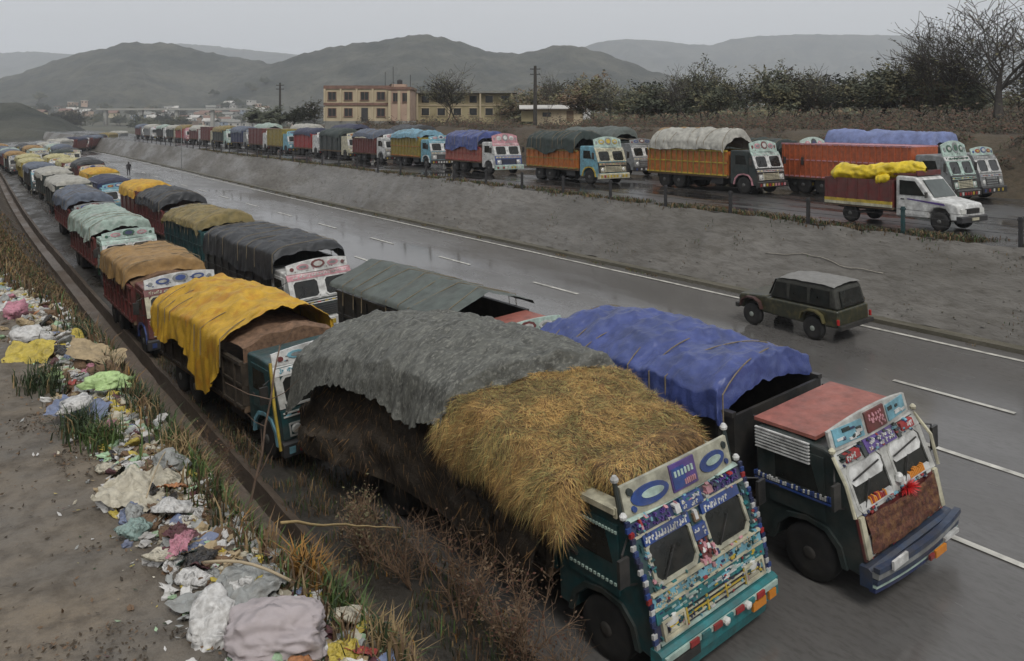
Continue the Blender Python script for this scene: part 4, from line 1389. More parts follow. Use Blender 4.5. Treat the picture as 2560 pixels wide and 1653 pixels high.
# white pickup with a maroon load bed -----------------------------------
def pickup():
    root = tag(empty('pickup_truck', (30.3, 15.1, Z_UP + .02), R(0)), 'white pickup truck with maroon side boards and a yellow and cream lower band', 'pickup truck')
    w = .88
    mb = MB()
    prof = [(.0, .42), (-.02, .62), (.10, .98), (.95, 1.14), (1.50, 1.82), (1.62, 1.90), (2.30, 1.92), (2.36, 1.85), (2.36, .40), (1.12, .40), (1.08, .62), (.92, .80), (.72, .84), (.5, .80), (.36, .62), (.32, .40)]
    mb.prism(prof, -w, w)
    pc = mb.build('cab', white_p, root)
    bv = pc.modifiers.new('bevel', 'BEVEL')
    bv.width, bv.segments, bv.limit_method, bv.angle_limit = .06, 3, 'ANGLE', R(45)
    mb = MB()
    mb.hexa([(-.74, 1.0, 1.18), (.74, 1.0, 1.18), (.74, 1.06, 1.17), (-.74, 1.06, 1.17), (-.66, 1.44, 1.78), (.66, 1.44, 1.78), (.66, 1.5, 1.77), (-.66, 1.5, 1.77)])
    for i, p in enumerate(mb.v):
        mb.v[i] = (p[0], p[1] - .045, p[2] + .01)
    mb.build('windscreen', glass_green, root)
    for s in (-1, 1):
        mb = MB()
        mb.box(s * w - .012, s * w + .012, 1.22, 2.24, .52, 1.18)
        d = mb.build('door', white_p, root)
        mb = MB()
        mb.prism([(1.24, 1.22), (1.62, 1.74), (2.2, 1.76), (2.2, 1.22)], s * w - .02, s * w + .02)
        mb.build('door_window', glass, d)
        mb = MB()
        mb.box(s * (w + .015) - .006, s * (w + .015) + .006, 2.02, 2.16, 1.04, 1.08)
        mb.build('door_handle', black_p, d)
        mb = MB()
        mb.hexa([(s * (w + .014) - .006, .5, .92), (s * (w + .014) + .006, .5, .92), (s * (w + .014) + .006, 1.9, 1.06), (s * (w + .014) - .006, 1.9, 1.06),
                 (s * (w + .014) - .006, .55, 1.0), (s * (w + .014) + .006, .55, 1.0), (s * (w + .014) + .006, 1.9, 1.1), (s * (w + .014) - .006, 1.9, 1.1)])
        mb.build('side_stripe', purple_p, root)
        mb = MB()
        mb.box(s * .62 - .16, s * .62 + .16, -.03, .03, .66, .82)
        mb.build('headlight', lamp_m, root)
        mb = MB()
        mb.tube([(s * w, 1.2, 1.24), (s * (w + .16), 1.12, 1.26)], .015, 5)
        mb.box(s * (w + .18) - .07, s * (w + .18) + .07, 1.08, 1.12, 1.18, 1.38)
        mb.build('mirror', black_p, root)
    mb = MB()
    mb.box(-.44, .44, -.035, .03, .66, .84)
    for k in range(3):
        mb.box(-.42, .42, -.05, -.03, .68 + k * .055, .70 + k * .055)
    mb.build('grille', black_p, root)
    mb = MB()
    mb.prism([(-.1, .36), (-.1, .54), (-.02, .58), (.1, .58), (.1, .36)], -w - .01, w + .01)
    mb.build('bumper', steel, root)
    mb = MB()
    mb.box(-.24, .24, -.125, -.105, .42, .52)
    mb.build('number_plate', cream_p, root)
    mb = MB()
    for s in (-1, 1):
        mb.box(s * .35 - .05, s * .35 + .05, 2.3, 5.1, .5, .62)
    mb.box(-.7, .7, .66, .76, .3, .4)
    mb.box(-.7, .7, 4.2, 4.3, .3, .4)
    mb.build('chassis', steel, root)
    ty, rm = tyre_mesh(.34, .2), rim_mesh(.34, .2, rim_m)
    for y in (.72, 4.25):
        for s in (-1, 1):
            wh = inst('wheel', ty, root, (s * (w - .1), y, .34))
            inst('rim', rm, wh)
    mb = MB()
    mb.box(-.98, .98, 2.45, 5.3, .62, .70)
    mb.build('bed_floor', wood_m, root)
    for s in (-1, 1):
        mb = MB()
        mb.box(s * .98 - .025, s * .98 + .025, 2.45, 5.3, .92, 1.72)
        b_ = mb.build('side_board', maroon_p, root)
        mb = MB()
        for k in range(7):
            y = 2.5 + k * .45
            mb.box(s * 1.015 - .014, s * 1.015 + .014, y, y + .05, .92, 1.72)
        mb.build('side_ribs', maroon_p, b_, kind='stuff')
        mb = MB()
        mb.box(s * .985 - .03, s * .985 + .03, 2.45, 5.3, .80, .92)
        mb.build('yellow_band', yellow_p, root)
        mb = MB()
        mb.box(s * .985 - .032, s * .985 + .032, 2.45, 5.3, .68, .80)
        mb.build('cream_band', cream_p, root)
    for y, nm in ((2.47, 'headboard'), (5.28, 'tailgate')):
        mb = MB()
        mb.box(-.95, .95, y - .02, y + .02, .70, 1.72)
        mb.build(nm, maroon_p, root)
    mb = MB()
    mb.box(-.8, .8, 1.6, 2.5, 1.93, 2.02)
    mb.box(-.8, .8, 1.56, 1.62, 1.93, 2.12)
    mb.build('roof_board', maroon_p, root)
pickup()
def bundle():
    mb = MB()
    spine = [(-.66, 5.2, 1.86), (-.66, 4.6, 1.92), (-.64, 4.0, 1.94), (-.62, 3.4, 1.98), (-.6, 2.9, 2.06), (-.52, 2.4, 2.14), (-.4, 1.9, 2.2), (-.3, 1.5, 2.16)]
    def fn(u, v):
        f = v * (len(spine) - 1)
        i = min(len(spine) - 2, int(f))
        t = f - i
        p = Vector(spine[i]).lerp(Vector(spine[i + 1]), t)
        a = 2 * math.pi * u
        end = min(1, min(v, 1 - v) * 9 + .25)
        rr = (.33 - .08 * v) * end * (1 + .32 * nz(v * 7, math.cos(a) * 1.4, math.sin(a) * 1.4) + .18 * nz(v * 22, math.cos(a) * 2.5, math.sin(a) * 2.5))
        return (p.x + rr * 1.25 * math.cos(a), p.y, p.z + rr * math.sin(a))
    mb.grid(36, 90, fn)
    def fn2(u, v):
        a = 2 * math.pi * u
        rr = .17 * min(1, min(v, 1 - v) * 6 + .2) * (1 + .3 * nz(v * 9, a, 3))
        return (-.95 + rr * math.cos(a) * .7, 2.55 + .6 * v, 1.82 - .12 * v + rr * math.sin(a))
    mb.grid(20, 24, fn2)
    o = mb.build('tarpaulin_bundle', t_bright, None, smooth=True)
    o.location = (30.3, 15.1, Z_UP + .02)
    tag(o, 'rolled bright yellow plastic sheet lying along the roof of the white pickup', 'tarpaulin')
bundle()

# the olive jeep driving away ---------------------------------------------
def jeep():
    x0, y0 = 22.95, 14.95
    root = tag(empty('jeep', at_road(x0, y0), R(0), LT), 'dark olive mottled jeep with a pale canopy driving away in the far lane', 'jeep')
    camo = mat('mottled_olive_paint', (0.026, 0.029, 0.015), 0.35, var=.4, scale=5, alt=(0.075, 0.066, 0.028), altf=.5, altscale=6, dirt=.6, dcol=(0.018, 0.016, 0.012), dscale=5, coat=.3)
    canv = mat('dark_canvas', (0.030, 0.030, 0.024), 0.7, var=.5, scale=7, bump=.6, bscale=10)
    pale = mat('pale_canvas', (0.20, 0.196, 0.185), 0.7, var=.15, dirt=.3, bump=.4, bscale=8)
    w = .80
    mb = MB()
    prof = [(0, .48), (0, 1.02), (2.55, 1.02), (2.62, 1.06), (3.65, .98), (3.75, .9), (3.75, .5), (3.52, .5), (3.48, .74), (3.3, .86), (3.05, .86), (2.88, .74), (2.82, .48), (1.18, .44), (1.14, .72), (.98, .86), (.72, .86), (.56, .72), (.5, .48)]
    mb.prism(prof, -w, w)
    jb = mb.build('body', camo, root)
    bv = jb.modifiers.new('bevel', 'BEVEL')
    bv.width, bv.segments, bv.limit_method, bv.angle_limit = .07, 3, 'ANGLE', R(45)
    mb = MB()
    mb.prism([(.02, 1.02), (.16, 1.62), (.3, 1.70), (2.1, 1.72), (2.28, 1.66), (2.55, 1.02)], -w + .05, w - .05)
    for i, p in enumerate(mb.v):
        if p[2] > 1.5:
            mb.v[i] = (p[0] * .9, p[1], p[2] + .03 * nz(p[1] * 3, p[0]))
    cb = mb.build('canopy', canv, root, smooth=False)
    bv = cb.modifiers.new('bevel', 'BEVEL')
    bv.width, bv.segments, bv.limit_method, bv.angle_limit = .09, 3, 'ANGLE', R(35)
    mb = MB()
    mb.grid(16, 20, lambda u, v: ((u - .5) * 1.36, .16 + 2.0 * v, 1.735 + .07 * (1 - (2 * u - 1) ** 2) + .02 * nz(u * 6, v * 8) - .05 * (abs(v - .5) * 2) ** 4))
    mb.build('roof_canvas', pale, root, smooth=True)
    for s in (-1, 1):
        for a, b_ in ((.3, 1.0), (1.1, 1.75), (1.85, 2.3)):
            mb = MB()
            x1, x2 = s * (w - .045), s * (w - .105)
            mb.hexa([(x1 - .01, a, 1.1), (x1 + .01, a, 1.1), (x1 + .01, b_ + (.1 if b_ > 2 else 0), 1.1), (x1 - .01, b_ + (.1 if b_ > 2 else 0), 1.1),
                     (x2 - .01, a + .02, 1.56), (x2 + .01, a + .02, 1.56), (x2 + .01, b_ - .03, 1.56), (x2 - .01, b_ - .03, 1.56)])
            mb.build('side_window', glass, root)
        mb = MB()
        mb.box(s * (w + .02) - .03, s * (w + .02) + .03, -.06, .0, .62, .78)
        mb.build('tail_light', redlens, root)
        for y in (.85, 3.17):
            mb = MB()
            mb.prism([(y - .44, .60), (y - .36, .84), (y - .14, .95), (y + .14, .95), (y + .36, .84), (y + .44, .60), (y + .40, .60), (y + .33, .80), (y + .13, .90), (y - .13, .90), (y - .33, .80), (y - .40, .60)], s * w - .02, s * w + .14 * (1 if s > 0 else 1))
            for i, p in enumerate(mb.v):
                mb.v[i] = (s * w + (.14 * s if abs(p[0] - (s * w + .14)) < 1e-6 else -.02 * s), p[1], p[2])
            mb.build('wheel_arch', mat('olive_arch', (.10, .088, .035), .5, dirt=.5) if y < 2 else mat('brown_arch', (.06, .024, .02), .5, dirt=.5), root)
    mb = MB()
    mb.hexa([(-.55, .03, 1.12), (.55, .03, 1.12), (.55, .06, 1.12), (-.55, .06, 1.12), (-.5, .13, 1.55), (.5, .13, 1.55), (.5, .16, 1.55), (-.5, .16, 1.55)])
    for i, p in enumerate(mb.v):
        mb.v[i] = (p[0], p[1] - .03, p[2])
    mb.build('rear_window', glass, root)
    mb = MB()
    mb.hexa([(-.66, 2.56, 1.1), (.66, 2.56, 1.1), (.66, 2.6, 1.1), (-.66, 2.6, 1.1), (-.6, 2.33, 1.62), (.6, 2.33, 1.62), (.6, 2.37, 1.62), (-.6, 2.37, 1.62)])
    mb.build('windscreen', glass, root)
    mb = MB()
    mb.box(-w - .03, w + .03, -.14, -.02, .46, .58)
    mb.build('rear_bumper', black_p, root)
    mb = MB()
    mb.box(-w, w, 3.76, 3.88, .48, .62)
    mb.build('front_bumper', black_p, root)
    ty, rm = tyre_mesh(.36, .2), rim_mesh(.36, .2, rim_pale)
    for y in (.85, 3.17):
        for s in (-1, 1):
            wh = inst('wheel', ty, root, (s * (w - .04), y, .36))
            inst('rim', rm, wh)
jeep()
# ------------------------------------------------------------------ buildings, poles, railing
def px2r(px, d):
    return (px - 1280) * d / 2078.0
def ground_at(p):
    return zback(p.x, p.y)
cream_w = mat('cream_plaster', (0.50, 0.42, 0.28), 0.85, var=.15, scale=1.2, dirt=.45, dcol=(0.16, 0.11, 0.08), dscale=.6)
pink_w = mat('pink_plaster', (0.46, 0.33, 0.25), 0.85, var=.15, scale=1.2, dirt=.4, dcol=(0.14, 0.09, 0.07), dscale=.6)
brick_w = mat('red_brown_band', (0.20, 0.115, 0.085), 0.85, var=.25, scale=2, dirt=.4)
yellow_w = mat('yellow_plaster', (0.38, 0.325, 0.19), 0.85, var=.2, scale=1.2, dirt=.5, dcol=(0.12, 0.09, 0.04), dscale=.6)
sheet_w = mat('pale_roof_sheet', (0.52, 0.50, 0.46), 0.5, var=.15, scale=2, dirt=.35, stretch=(8, 1, 1))
roof_grey = mat('concrete_roof', (0.22, 0.22, 0.20), 0.8, var=.2, dirt=.5, dscale=.6)
def building():
    D = 125
    p = place(px2r(812, D), D)
    base = 7.45
    root = tag(empty('house', (p.x, p.y, base), -YAW), 'two storey cream house with red brown bands behind the far trucks', 'house')
    for (z0, z1, m, nm) in ((-3.5, -.02, roof_grey, 'plinth'), (0, 2.35, cream_w, 'lower_wall'), (2.35, 2.75, brick_w, 'floor_band'), (2.75, 4.85, cream_w, 'upper_wall'), (4.85, 5.35, brick_w, 'roof_parapet')):
        mb = MB()
        o = .16 if m is brick_w else 0
        mb.box(-o, 9.6 + o, -o, 7 + o, z0, z1)
        mb.build(nm, m, root)
    pil = MB()
    pil.box(-.14, .14, -.22, .0, 0, 2.1)
    me = pil.mesh('pilaster', cream_w)
    win = MB(); win.box(-.55, .55, -.06, .02, 0, 1.15)
    mew = win.mesh('window', glass)
    fr = MB()
    fr.box(-.65, -.55, -.1, .0, -.08, 1.22); fr.box(.55, .65, -.1, .0, -.08, 1.22); fr.box(-.55, .55, -.1, .0, 1.15, 1.22); fr.box(-.7, .7, -.16, .0, -.12, 0)
    fr.box(-.03, .03, -.08, -.05, 0, 1.15)
    mef = fr.mesh('window_frame', brick_w)
    for st, z in ((0, .75), (1, 3.2)):
        for k in range(4):
            x = 1.1 + k * 2.45
            if st == 0 and k == 2:
                mb = MB(); mb.box(x - .5, x + .5, -.07, .02, 0, 2.0)
                mb.build('door', steel, root)
                continue
            w_ = inst('window', mew, root, (x, 0, z))
            inst('window_frame', mef, w_)
        for k in range(5):
            inst('pilaster', me, root, (k * 2.4, 0, .0 if st == 0 else 2.76))
    mb = MB()
    mb.box(9.7, 13.0, -1.2, 6, 0, 4.7)
    mb.build('annex', pink_w, root)
    for k in range(3):
        mb = MB()
        mb.box(9.75 + k * 1.4, 10.15 + k * 1.4, -1.45, -1.2, 0, 4.5)
        mb.build('annex_pillar', cream_w, root)
    for k in range(2):
        w_ = inst('window', mew, root, (10.85 + k * 1.4, -1.2, 2.9), sc=(.7, 1, 1.1))
        inst('window_frame', mef, w_)
    mb = MB()
    mb.box(9.5, 13.2, -1.4, 6.2, 4.7, 5.1)
    mb.build('annex_roof', brick_w, root)
    mb = MB()
    mb.box(9.9, 12.0, 1, 3.4, 5.1, 5.6)
    mb.build('stair_head', pink_w, root)
    mb = MB()
    mb.lathe([(.4, 0), (.42, .1), (.42, .6), (.2, .75)], (11, 2, 5.6), 'z', 10)
    mb.build('water_tank', steel, root)
    for x, h in ((9.0, 2.4), (10.2, 3.2), (12.8, 2.0)):
        mb = MB()
        mb.tube([(x, .6, 5.0), (x, .6, 5.0 + h)], .05, 5)
        mb.build('roof_pole', steel, root)
building()
def long_house():
    D = 133
    p = place(px2r(1040, D), D)
    base = 7.7
    root = tag(empty('house', (p.x, p.y, base), -YAW), 'long yellow house with flat roof, half hidden behind the dark bare tree', 'house')
    mb = MB(); mb.box(0, 15.8, 0, 6, -2, 4.2); mb.build('wall', yellow_w, root)
    mb = MB(); mb.box(-.4, 16.2, -1.3, 6.4, 4.2, 4.55); mb.build('roof', roof_grey, root)
    win = MB(); win.box(-.6, .6, -.06, .02, 0, 1.1)
    mew = win.mesh('window', glass)
    for z in (.7, 2.7):
        for k in range(6):
            w_ = inst('window', mew, root, (1.5 + 2.55 * k, 0, z))
            mb = MB()
            for a, b in ((-.7, -.6), (.6, .7)):
                mb.box(a, b, -.1, 0, -.1, 1.2)
            mb.box(-.7, .7, -.18, 0, 1.1, 1.25)
            mb.box(-.7, .7, -.14, 0, -.18, -.1)
            mb.build('window_frame', cream_w, w_)
    mb = MB(); mb.box(-.1, 15.9, -.12, 0, 2.2, 2.4); mb.build('floor_band', cream_w, root)
    for k in range(4):
        mb = MB(); mb.box(.2 + 5 * k, .45 + 5 * k, -1.2, -.95, 0, 4.2); mb.build('veranda_post', cream_w, root)
long_house()
def shed():
    D = 118
    p = place(px2r(1300, D), D)
    base = 7.4
    root = tag(empty('shed', (p.x, p.y, base), -YAW), 'low cream shed with a white sheet roof beside the tall pole', 'shed')
    mb = MB(); mb.box(2.2, 8.9, 0, 3.5, -2, 1.75); mb.build('wall', cream_w, root)
    mb = MB(); mb.box(.2, 2.2, .4, 3.5, 0, 1.5); mb.build('side_wall', yellow_w, root)
    mb = MB(); mb.hexa([(-.1, -.7, 1.72), (9.3, -.7, 1.78), (9.3, 4, 2.35), (-.1, 4, 2.3), (-.1, -.7, 1.82), (9.3, -.7, 1.88), (9.3, 4, 2.45), (-.1, 4, 2.4)])
    mb.build('roof', sheet_w, root)
    mb = MB(); mb.box(6.6, 7.6, -.05, .03, 0, 1.5); mb.build('door', wood_m, root)
    mb = MB(); mb.box(3.2, 4.4, -.05, .03, .7, 1.3); mb.build('window', glass, root)
    mb = MB(); mb.box(8.95, 10.0, -.3, .6, .3, 1.9); mb.build('white_cabinet', white_p, root)
shed()
def pole(px, D, top, label, r=.13, arm=True):
    p = place(px2r(px, D), D)
    z = ground_at(p) - .2
    root = tag(empty('utility_pole', (p.x, p.y, z), -YAW), label, 'pole')
    mb = MB(); mb.tube([(0, 0, 0), (0, 0, top)], [r * 1.25, r * .8], 8)
    mb.build('shaft', mat('pole_timber', (0.045, 0.04, 0.034), .8, var=.3), root)
    if arm:
        for z2 in (top - .5, top - 1.2):
            mb = MB(); mb.box(-.7, .7, -.06, .06, z2, z2 + .12)
            c = mb.build('crossarm', steel, root)
            for x in (-.6, .6):
                mb = MB(); mb.lathe([(.03, 0), (.07, .05), (.05, .16), (.02, .2)], (x, 0, z2 + .12), 'z', 7)
                mb.build('insulator', grey_p, c)
pole(1338, 112, 8.6, 'tall dark utility pole in front of the low white roofed shed', .24)
pole(700, 150, 8.2, 'slim utility pole left of the two storey house', .2)
def lamp_pole():
    x, y = 25.35 + bend(112), 115.5
    root = tag(empty('lamp_post', (x, y, zroad(25.0)), -YAW), 'thin grey lamp post by the drain of the near carriageway', 'lamp post')
    mb = MB(); mb.tube([(0, 0, 0), (0, 0, 5.6)], [.07, .045], 6); mb.build('shaft', grey_p, root)
    mb = MB(); mb.tube([(0, 0, 5.6), (-.3, 0, 5.95), (-1.0, 0, 6.0)], .04, 5); mb.build('arm', grey_p, root)
    mb = MB(); mb.box(-1.45, -.95, -.09, .09, 5.93, 6.04); mb.build('lamp_head', steel, root)
lamp_pole()

def railing():
    root = tag(empty('guard_fence', (27.75, 10, Z_UP)), 'low post and wire fence along the top of the concrete bank', 'fence')
    mb = MB(); mb.box(-.055, .055, -.055, .055, -.15, .98)
    mb.box(-.075, .075, -.075, .075, .86, .92)
    me = mb.mesh('post', steel)
    met = mb.mesh('post', dteal_p)
    ys = [-1.5 + 3.85 * k for k in range(42)]
    for k, y in enumerate(ys):
        inst('post', met if k == 2 else me, root, (bend(y + 10), y, 0), (R(2 * nz(k, 1)), R(2.5 * nz(k, 5)), 0))
    for z in (.42, .66, .88):
        mb = MB()
        mb.tube([(bend(y + 10) , y, z + .015 * nz(y, z)) for y in frange(-3, 158, 90)], .010, 4)
        mb.build('rail_wire', steel, root)
railing()
def bank_rope():
    pts = [(26.68, 21.2), (26.70, 20.4), (26.81, 19.6), (26.77, 18.8), (26.68, 17.95), (26.67, 17.0), (26.64, 16.0)]
    mb = MB()
    path = []
    for (x0, y0), (x1, y1) in zip(pts, pts[1:]):
        for t in (0, .25, .5, .75):
            x, y = x0 + (x1 - x0) * t, y0 + (y1 - y0) * t
            path.append((x - .03, y, zbank(x, y) + .09 * nz(x * 1.1, y * 1.1, 3.1) + .05 + .02 * nz(y * 4, 2)))
    mb.tube(path, .014, 5)
    o = mb.build('rope', mat('pale_hose', (0.34, 0.31, 0.26), .6, var=.2, dirt=.3), None, smooth=True)
    tag(o, 'pale frayed rope lying across the concrete bank above the jeep', 'rope')
bank_rope()

# far viaduct and the town below the hills
def viaduct():
    D = 640
    p = place(px2r(245, D), D, 0)
    root = tag(empty('viaduct', (p.x, p.y, 0), -YAW), 'pale low viaduct crossing the valley below the hills', 'bridge')
    L = (640 - 245) * D / 2078
    mb = MB(); mb.box(0, L, -3, 3, 15.2, 16.6); mb.build('deck', mat('viaduct_concrete', (.30, .29, .26), .8), root)
    mb = MB(); mb.box(-1.2, 1.2, -1.5, 1.5, -4, 15.2)
    me = mb.mesh('pier', MATS['viaduct_concrete'])
    for k in range(5):
        inst('pier', me, root, (6 + k * (L - 12) / 4, 0, 0))
viaduct()
def town():
    r = random.Random(31)
    walls = [cream_w, sheet_w, pink_w, roof_grey, mat('blue_wall', (.24, .28, .34), .8), mat('white_wall', (.55, .54, .52), .8)]
    tmpl = []
    for k in range(4):
        w, d, h = r.uniform(6, 11), r.uniform(5, 8), r.uniform(4, 8)
        a = MB(); a.box(-w / 2, w / 2, -d / 2, d / 2, -6, h)
        b = MB()
        if k % 2:
            b.prism([(-d / 2 - .6, h), (0, h + 2.2), (d / 2 + .6, h), (d / 2 + .6, h + .25), (0, h + 2.45), (-d / 2 - .6, h + .25)], -w / 2 - .5, w / 2 + .5)
        else:
            b.box(-w / 2 - .4, w / 2 + .4, -d / 2 - .4, d / 2 + .4, h, h + .5)
        wn_ = MB(); wn_.box(-.7, .7, -d / 2 - .08, -d / 2 + .05, h - 2.3, h - .9)
        tmpl.append((a, b, wn_, w))
    roofs = [brick_w, roof_grey, sheet_w]
    lab = ['small pale house in the far valley town', 'far valley house with pitched roof']
    for k in range(105):
        D = r.uniform(640, 900)
        px = r.choice((r.uniform(60, 780), r.uniform(380, 660)))
        p = place(px2r(px, D), D, 0)
        zz = None
        for bv in HILLS:
            hit = bv.ray_cast(Vector((p.x, p.y, 500)), Vector((0, 0, -1)))
            if hit[0] is not None:
                zz = max(zz if zz is not None else -99, hit[0].z)
        z2 = -1.0 + 6 * nz(p.x * 0.006, p.y * 0.006) + 22 * sm(500, 1300, math.hypot(p.x, p.y))
        zz = max(zz if zz is not None else -99, z2)
        i = r.randrange(4)
        a, b, wn_, w = tmpl[i]
        root = tag(empty('far_house', (p.x, p.y, zz), -YAW + r.uniform(-.5, .5)), lab[i % 2], 'house', 'far pitched houses' if i % 2 else 'far flat roofed houses')
        sh = FAR.setdefault((i, k % 6), a.mesh('wall', walls[k % 6]))
        inst('wall', sh, root)
        inst('roof', FAR.setdefault(('r', i, k % 3), b.mesh('roof', roofs[k % 3])), root)
        for x in (-w * .28, w * .28):
            inst('window', FAR.setdefault(('w', i), wn_.mesh('window', glass)), root, (x, 0, 0))
FAR = {}
town()

def person():
    mb_v = [(0, 0, .95), (0, .01, 1.2), (0, 0, 1.42), (0, -.01, 1.52), (0, -.02, 1.66), (-.10, 0, .9), (-.12, -.02, .5), (-.12, .02, .07), (-.13, -.14, .03), (.10, 0, .9), (.12, .03, .5), (.13, .06, .07), (.14, -.10, .03),
            (-.2, 0, 1.38), (-.26, .02, 1.12), (-.25, -.1, .9), (-.24, -.16, .82), (.2, 0, 1.38), (.26, .02, 1.12), (.25, -.08, .9), (.24, -.14, .82)]
    ed = [(0, 1), (1, 2), (2, 3), (3, 4), (0, 5), (5, 6), (6, 7), (7, 8), (0, 9), (9, 10), (10, 11), (11, 12), (2, 13), (13, 14), (14, 15), (15, 16), (2, 17), (17, 18), (18, 19), (19, 20)]
    rad = [.15, .15, .15, .06, .105, .10, .07, .05, .04, .10, .07, .05, .04, .07, .05, .04, .035, .07, .05, .04, .035]
    me = bpy.data.meshes.new('person')
    me.from_pydata(mb_v, ed, [])
    o = bpy.data.objects.new('person', me)
    COL.objects.link(o)
    me.materials.append(mat('dark_clothes', (.025, .022, .025), .85, var=.3))
    m = o.modifiers.new('skin', 'SKIN')
    for v, rr in zip(me.skin_vertices[0].data, rad):
        v.radius = (rr, rr)
    me.skin_vertices[0].data[0].use_root = True
    s = o.modifiers.new('sub', 'SUBSURF')
    s.levels = s.render_levels = 2
    x, y = 19.3, 112
    o.location = (x, y, zroad(x))
    tag(o, 'person in dark clothes standing on the wet road beside the yellow tarpaulins', 'person')
    mb = MB(); mb.lathe([(.02, .04), (.10, 0), (.115, -.06), (.11, -.12)][::-1], (0, .01, 1.73), 'z', 10)
    mb.build('hair', black_p, o, smooth=True)
person()
# ------------------------------------------------------------------ trees, brush, weeds
bark = mat('dark_bark', (0.040, 0.034, 0.028), 0.9, var=.35, scale=4)
twig_g = mat('grey_twigs', (0.062, 0.053, 0.044), 0.9, var=.3, scale=1)
leaf_ol = mat('olive_leaves', (0.130, 0.120, 0.058), 0.75, var=.5, scale=.7)
leaf_dk = mat('dark_leaves', (0.070, 0.078, 0.046), 0.75, var=.5, scale=.7)
leaf_br = mat('brown_leaves', (0.14, 0.095, 0.056), 0.8, var=.5, scale=.7)

def tree_template(seed, h=9.0, limbs=4, kids=5, fine=5, leaves=0, leaf=.22, spread=.8, trunk_h=.28, rt=.17, upright=.5, leaf_mats=None, rmin=.016):
    r = random.Random(seed)
    tr, cr, lf = MB(), MB(), MB()
    leafpts = []
    def branch(p, d, L, rad, lvl):
        n = 4 if lvl < 3 else 3
        pts, rads = [p.copy()], [rad]
        q, dd = p.copy(), d.copy()
        for k in range(n):
            dd = (dd + Vector((r.gauss(0, .22), r.gauss(0, .22), r.gauss(.07 * upright, .14)))).normalized()
            q = q + dd * (L / n)
            pts.append(q.copy())
            rads.append(max(rmin * .8, rad * (1 - .75 * (k + 1) / n)))
        (tr if lvl < 2 else cr).tube(pts, rads, 7 if lvl == 0 else (5 if lvl == 1 else 3), 0, cap=False)
        if lvl == 3:
            leafpts.extend(pts[1:])
            return
        cnt = (limbs, kids, fine)[lvl]
        for k in range(cnt):
            t = (.55 + .45 * (k + r.random()) / cnt) if lvl == 0 else (.25 + .75 * (k + r.random()) / cnt)
            f = t * n
            i = min(n - 1, int(f))
            b = pts[i].lerp(pts[i + 1], f - i)
            a = r.uniform(0, 2 * math.pi)
            side = Vector((math.cos(a), math.sin(a), r.uniform(-.1, .5)))
            nd = (dd * (.75 if lvl else .9) + side * spread * r.uniform(.6, 1.2)).normalized()
            branch(b, nd, L * r.uniform(.55, .8) if lvl else h * r.uniform(.38, .58), max(rmin, rads[i] * .55), lvl + 1)
    branch(Vector((0, 0, -.3)), Vector((r.gauss(0, .06), r.gauss(0, .06), 1)), h * (trunk_h + .25), rt, 0)
    lm = leaf_mats or [leaf_ol, leaf_dk]
    for k in range(leaves):
        c = r.choice(leafpts)
        c = c + Vector((r.gauss(0, .22), r.gauss(0, .22), r.gauss(0, .2)))
        u = Vector((r.gauss(0, 1), r.gauss(0, 1), r.gauss(0, .6))).normalized()
        v = u.orthogonal().normalized()
        s = leaf * r.uniform(.5, 1.3)
        mi = 1 + (0 if nz(c.x * .6, c.y * .6, c.z * .6) + r.gauss(0, .15) > 0 else 1)
        cr.add([tuple(c - u * s), tuple(c + v * s * .45), tuple(c + u * s), tuple(c - v * s * .45)], [(0, 1, 2, 3)], mi)
    return tr.mesh('trunk', bark), cr.mesh('crown', [twig_g] + lm)

T = {}
T['bare'] = tree_template(3, 10, 5, 7, 8, 300, .2, rmin=.03, spread=.85)
T['bare2'] = tree_template(8, 10, 5, 7, 8, 400, .18, rmin=.032, spread=.7, upright=.9)
T['big'] = tree_template(21, 12, 6, 7, 7, 260, .18, rmin=.036, spread=.8, rt=.46, upright=.9)
T['thin'] = tree_template(14, 9, 6, 7, 7, 1500, .2, spread=.8, rmin=.028)
T['leafy'] = tree_template(5, 8, 6, 6, 6, 3800, .24, spread=.95, trunk_h=.12, rmin=.022)
T['leafy2'] = tree_template(6, 7, 6, 6, 6, 3200, .24, spread=1.0, trunk_h=.08, rmin=.022, leaf_mats=[leaf_br, leaf_ol])
T['dense'] = tree_template(9, 7, 7, 6, 6, 6500, .26, spread=1.0, trunk_h=.1, leaf_mats=[leaf_dk, leaf_dk])
TH = {'bare': 10, 'bare2': 10, 'big': 12, 'thin': 9, 'leafy': 8, 'leafy2': 7, 'dense': 7}
for k_ in T:
    TH[k_] = max(v.co.z for v in T[k_][1].vertices)
TL = {'bare': ('bare grey tree', 'bare trees behind the far carriageway'), 'bare2': ('nearly bare upright tree', 'nearly bare trees behind the far carriageway'),
      'thin': ('thinly leaved tree', 'thinly leaved trees behind the far carriageway'), 'leafy': ('bushy olive green tree', 'olive trees behind the far carriageway'),
      'leafy2': ('low brown and olive bushy tree', 'brown and olive trees behind the far carriageway'), 'dense': ('dark dense leafy tree', 'dark dense trees behind the far carriageway')}
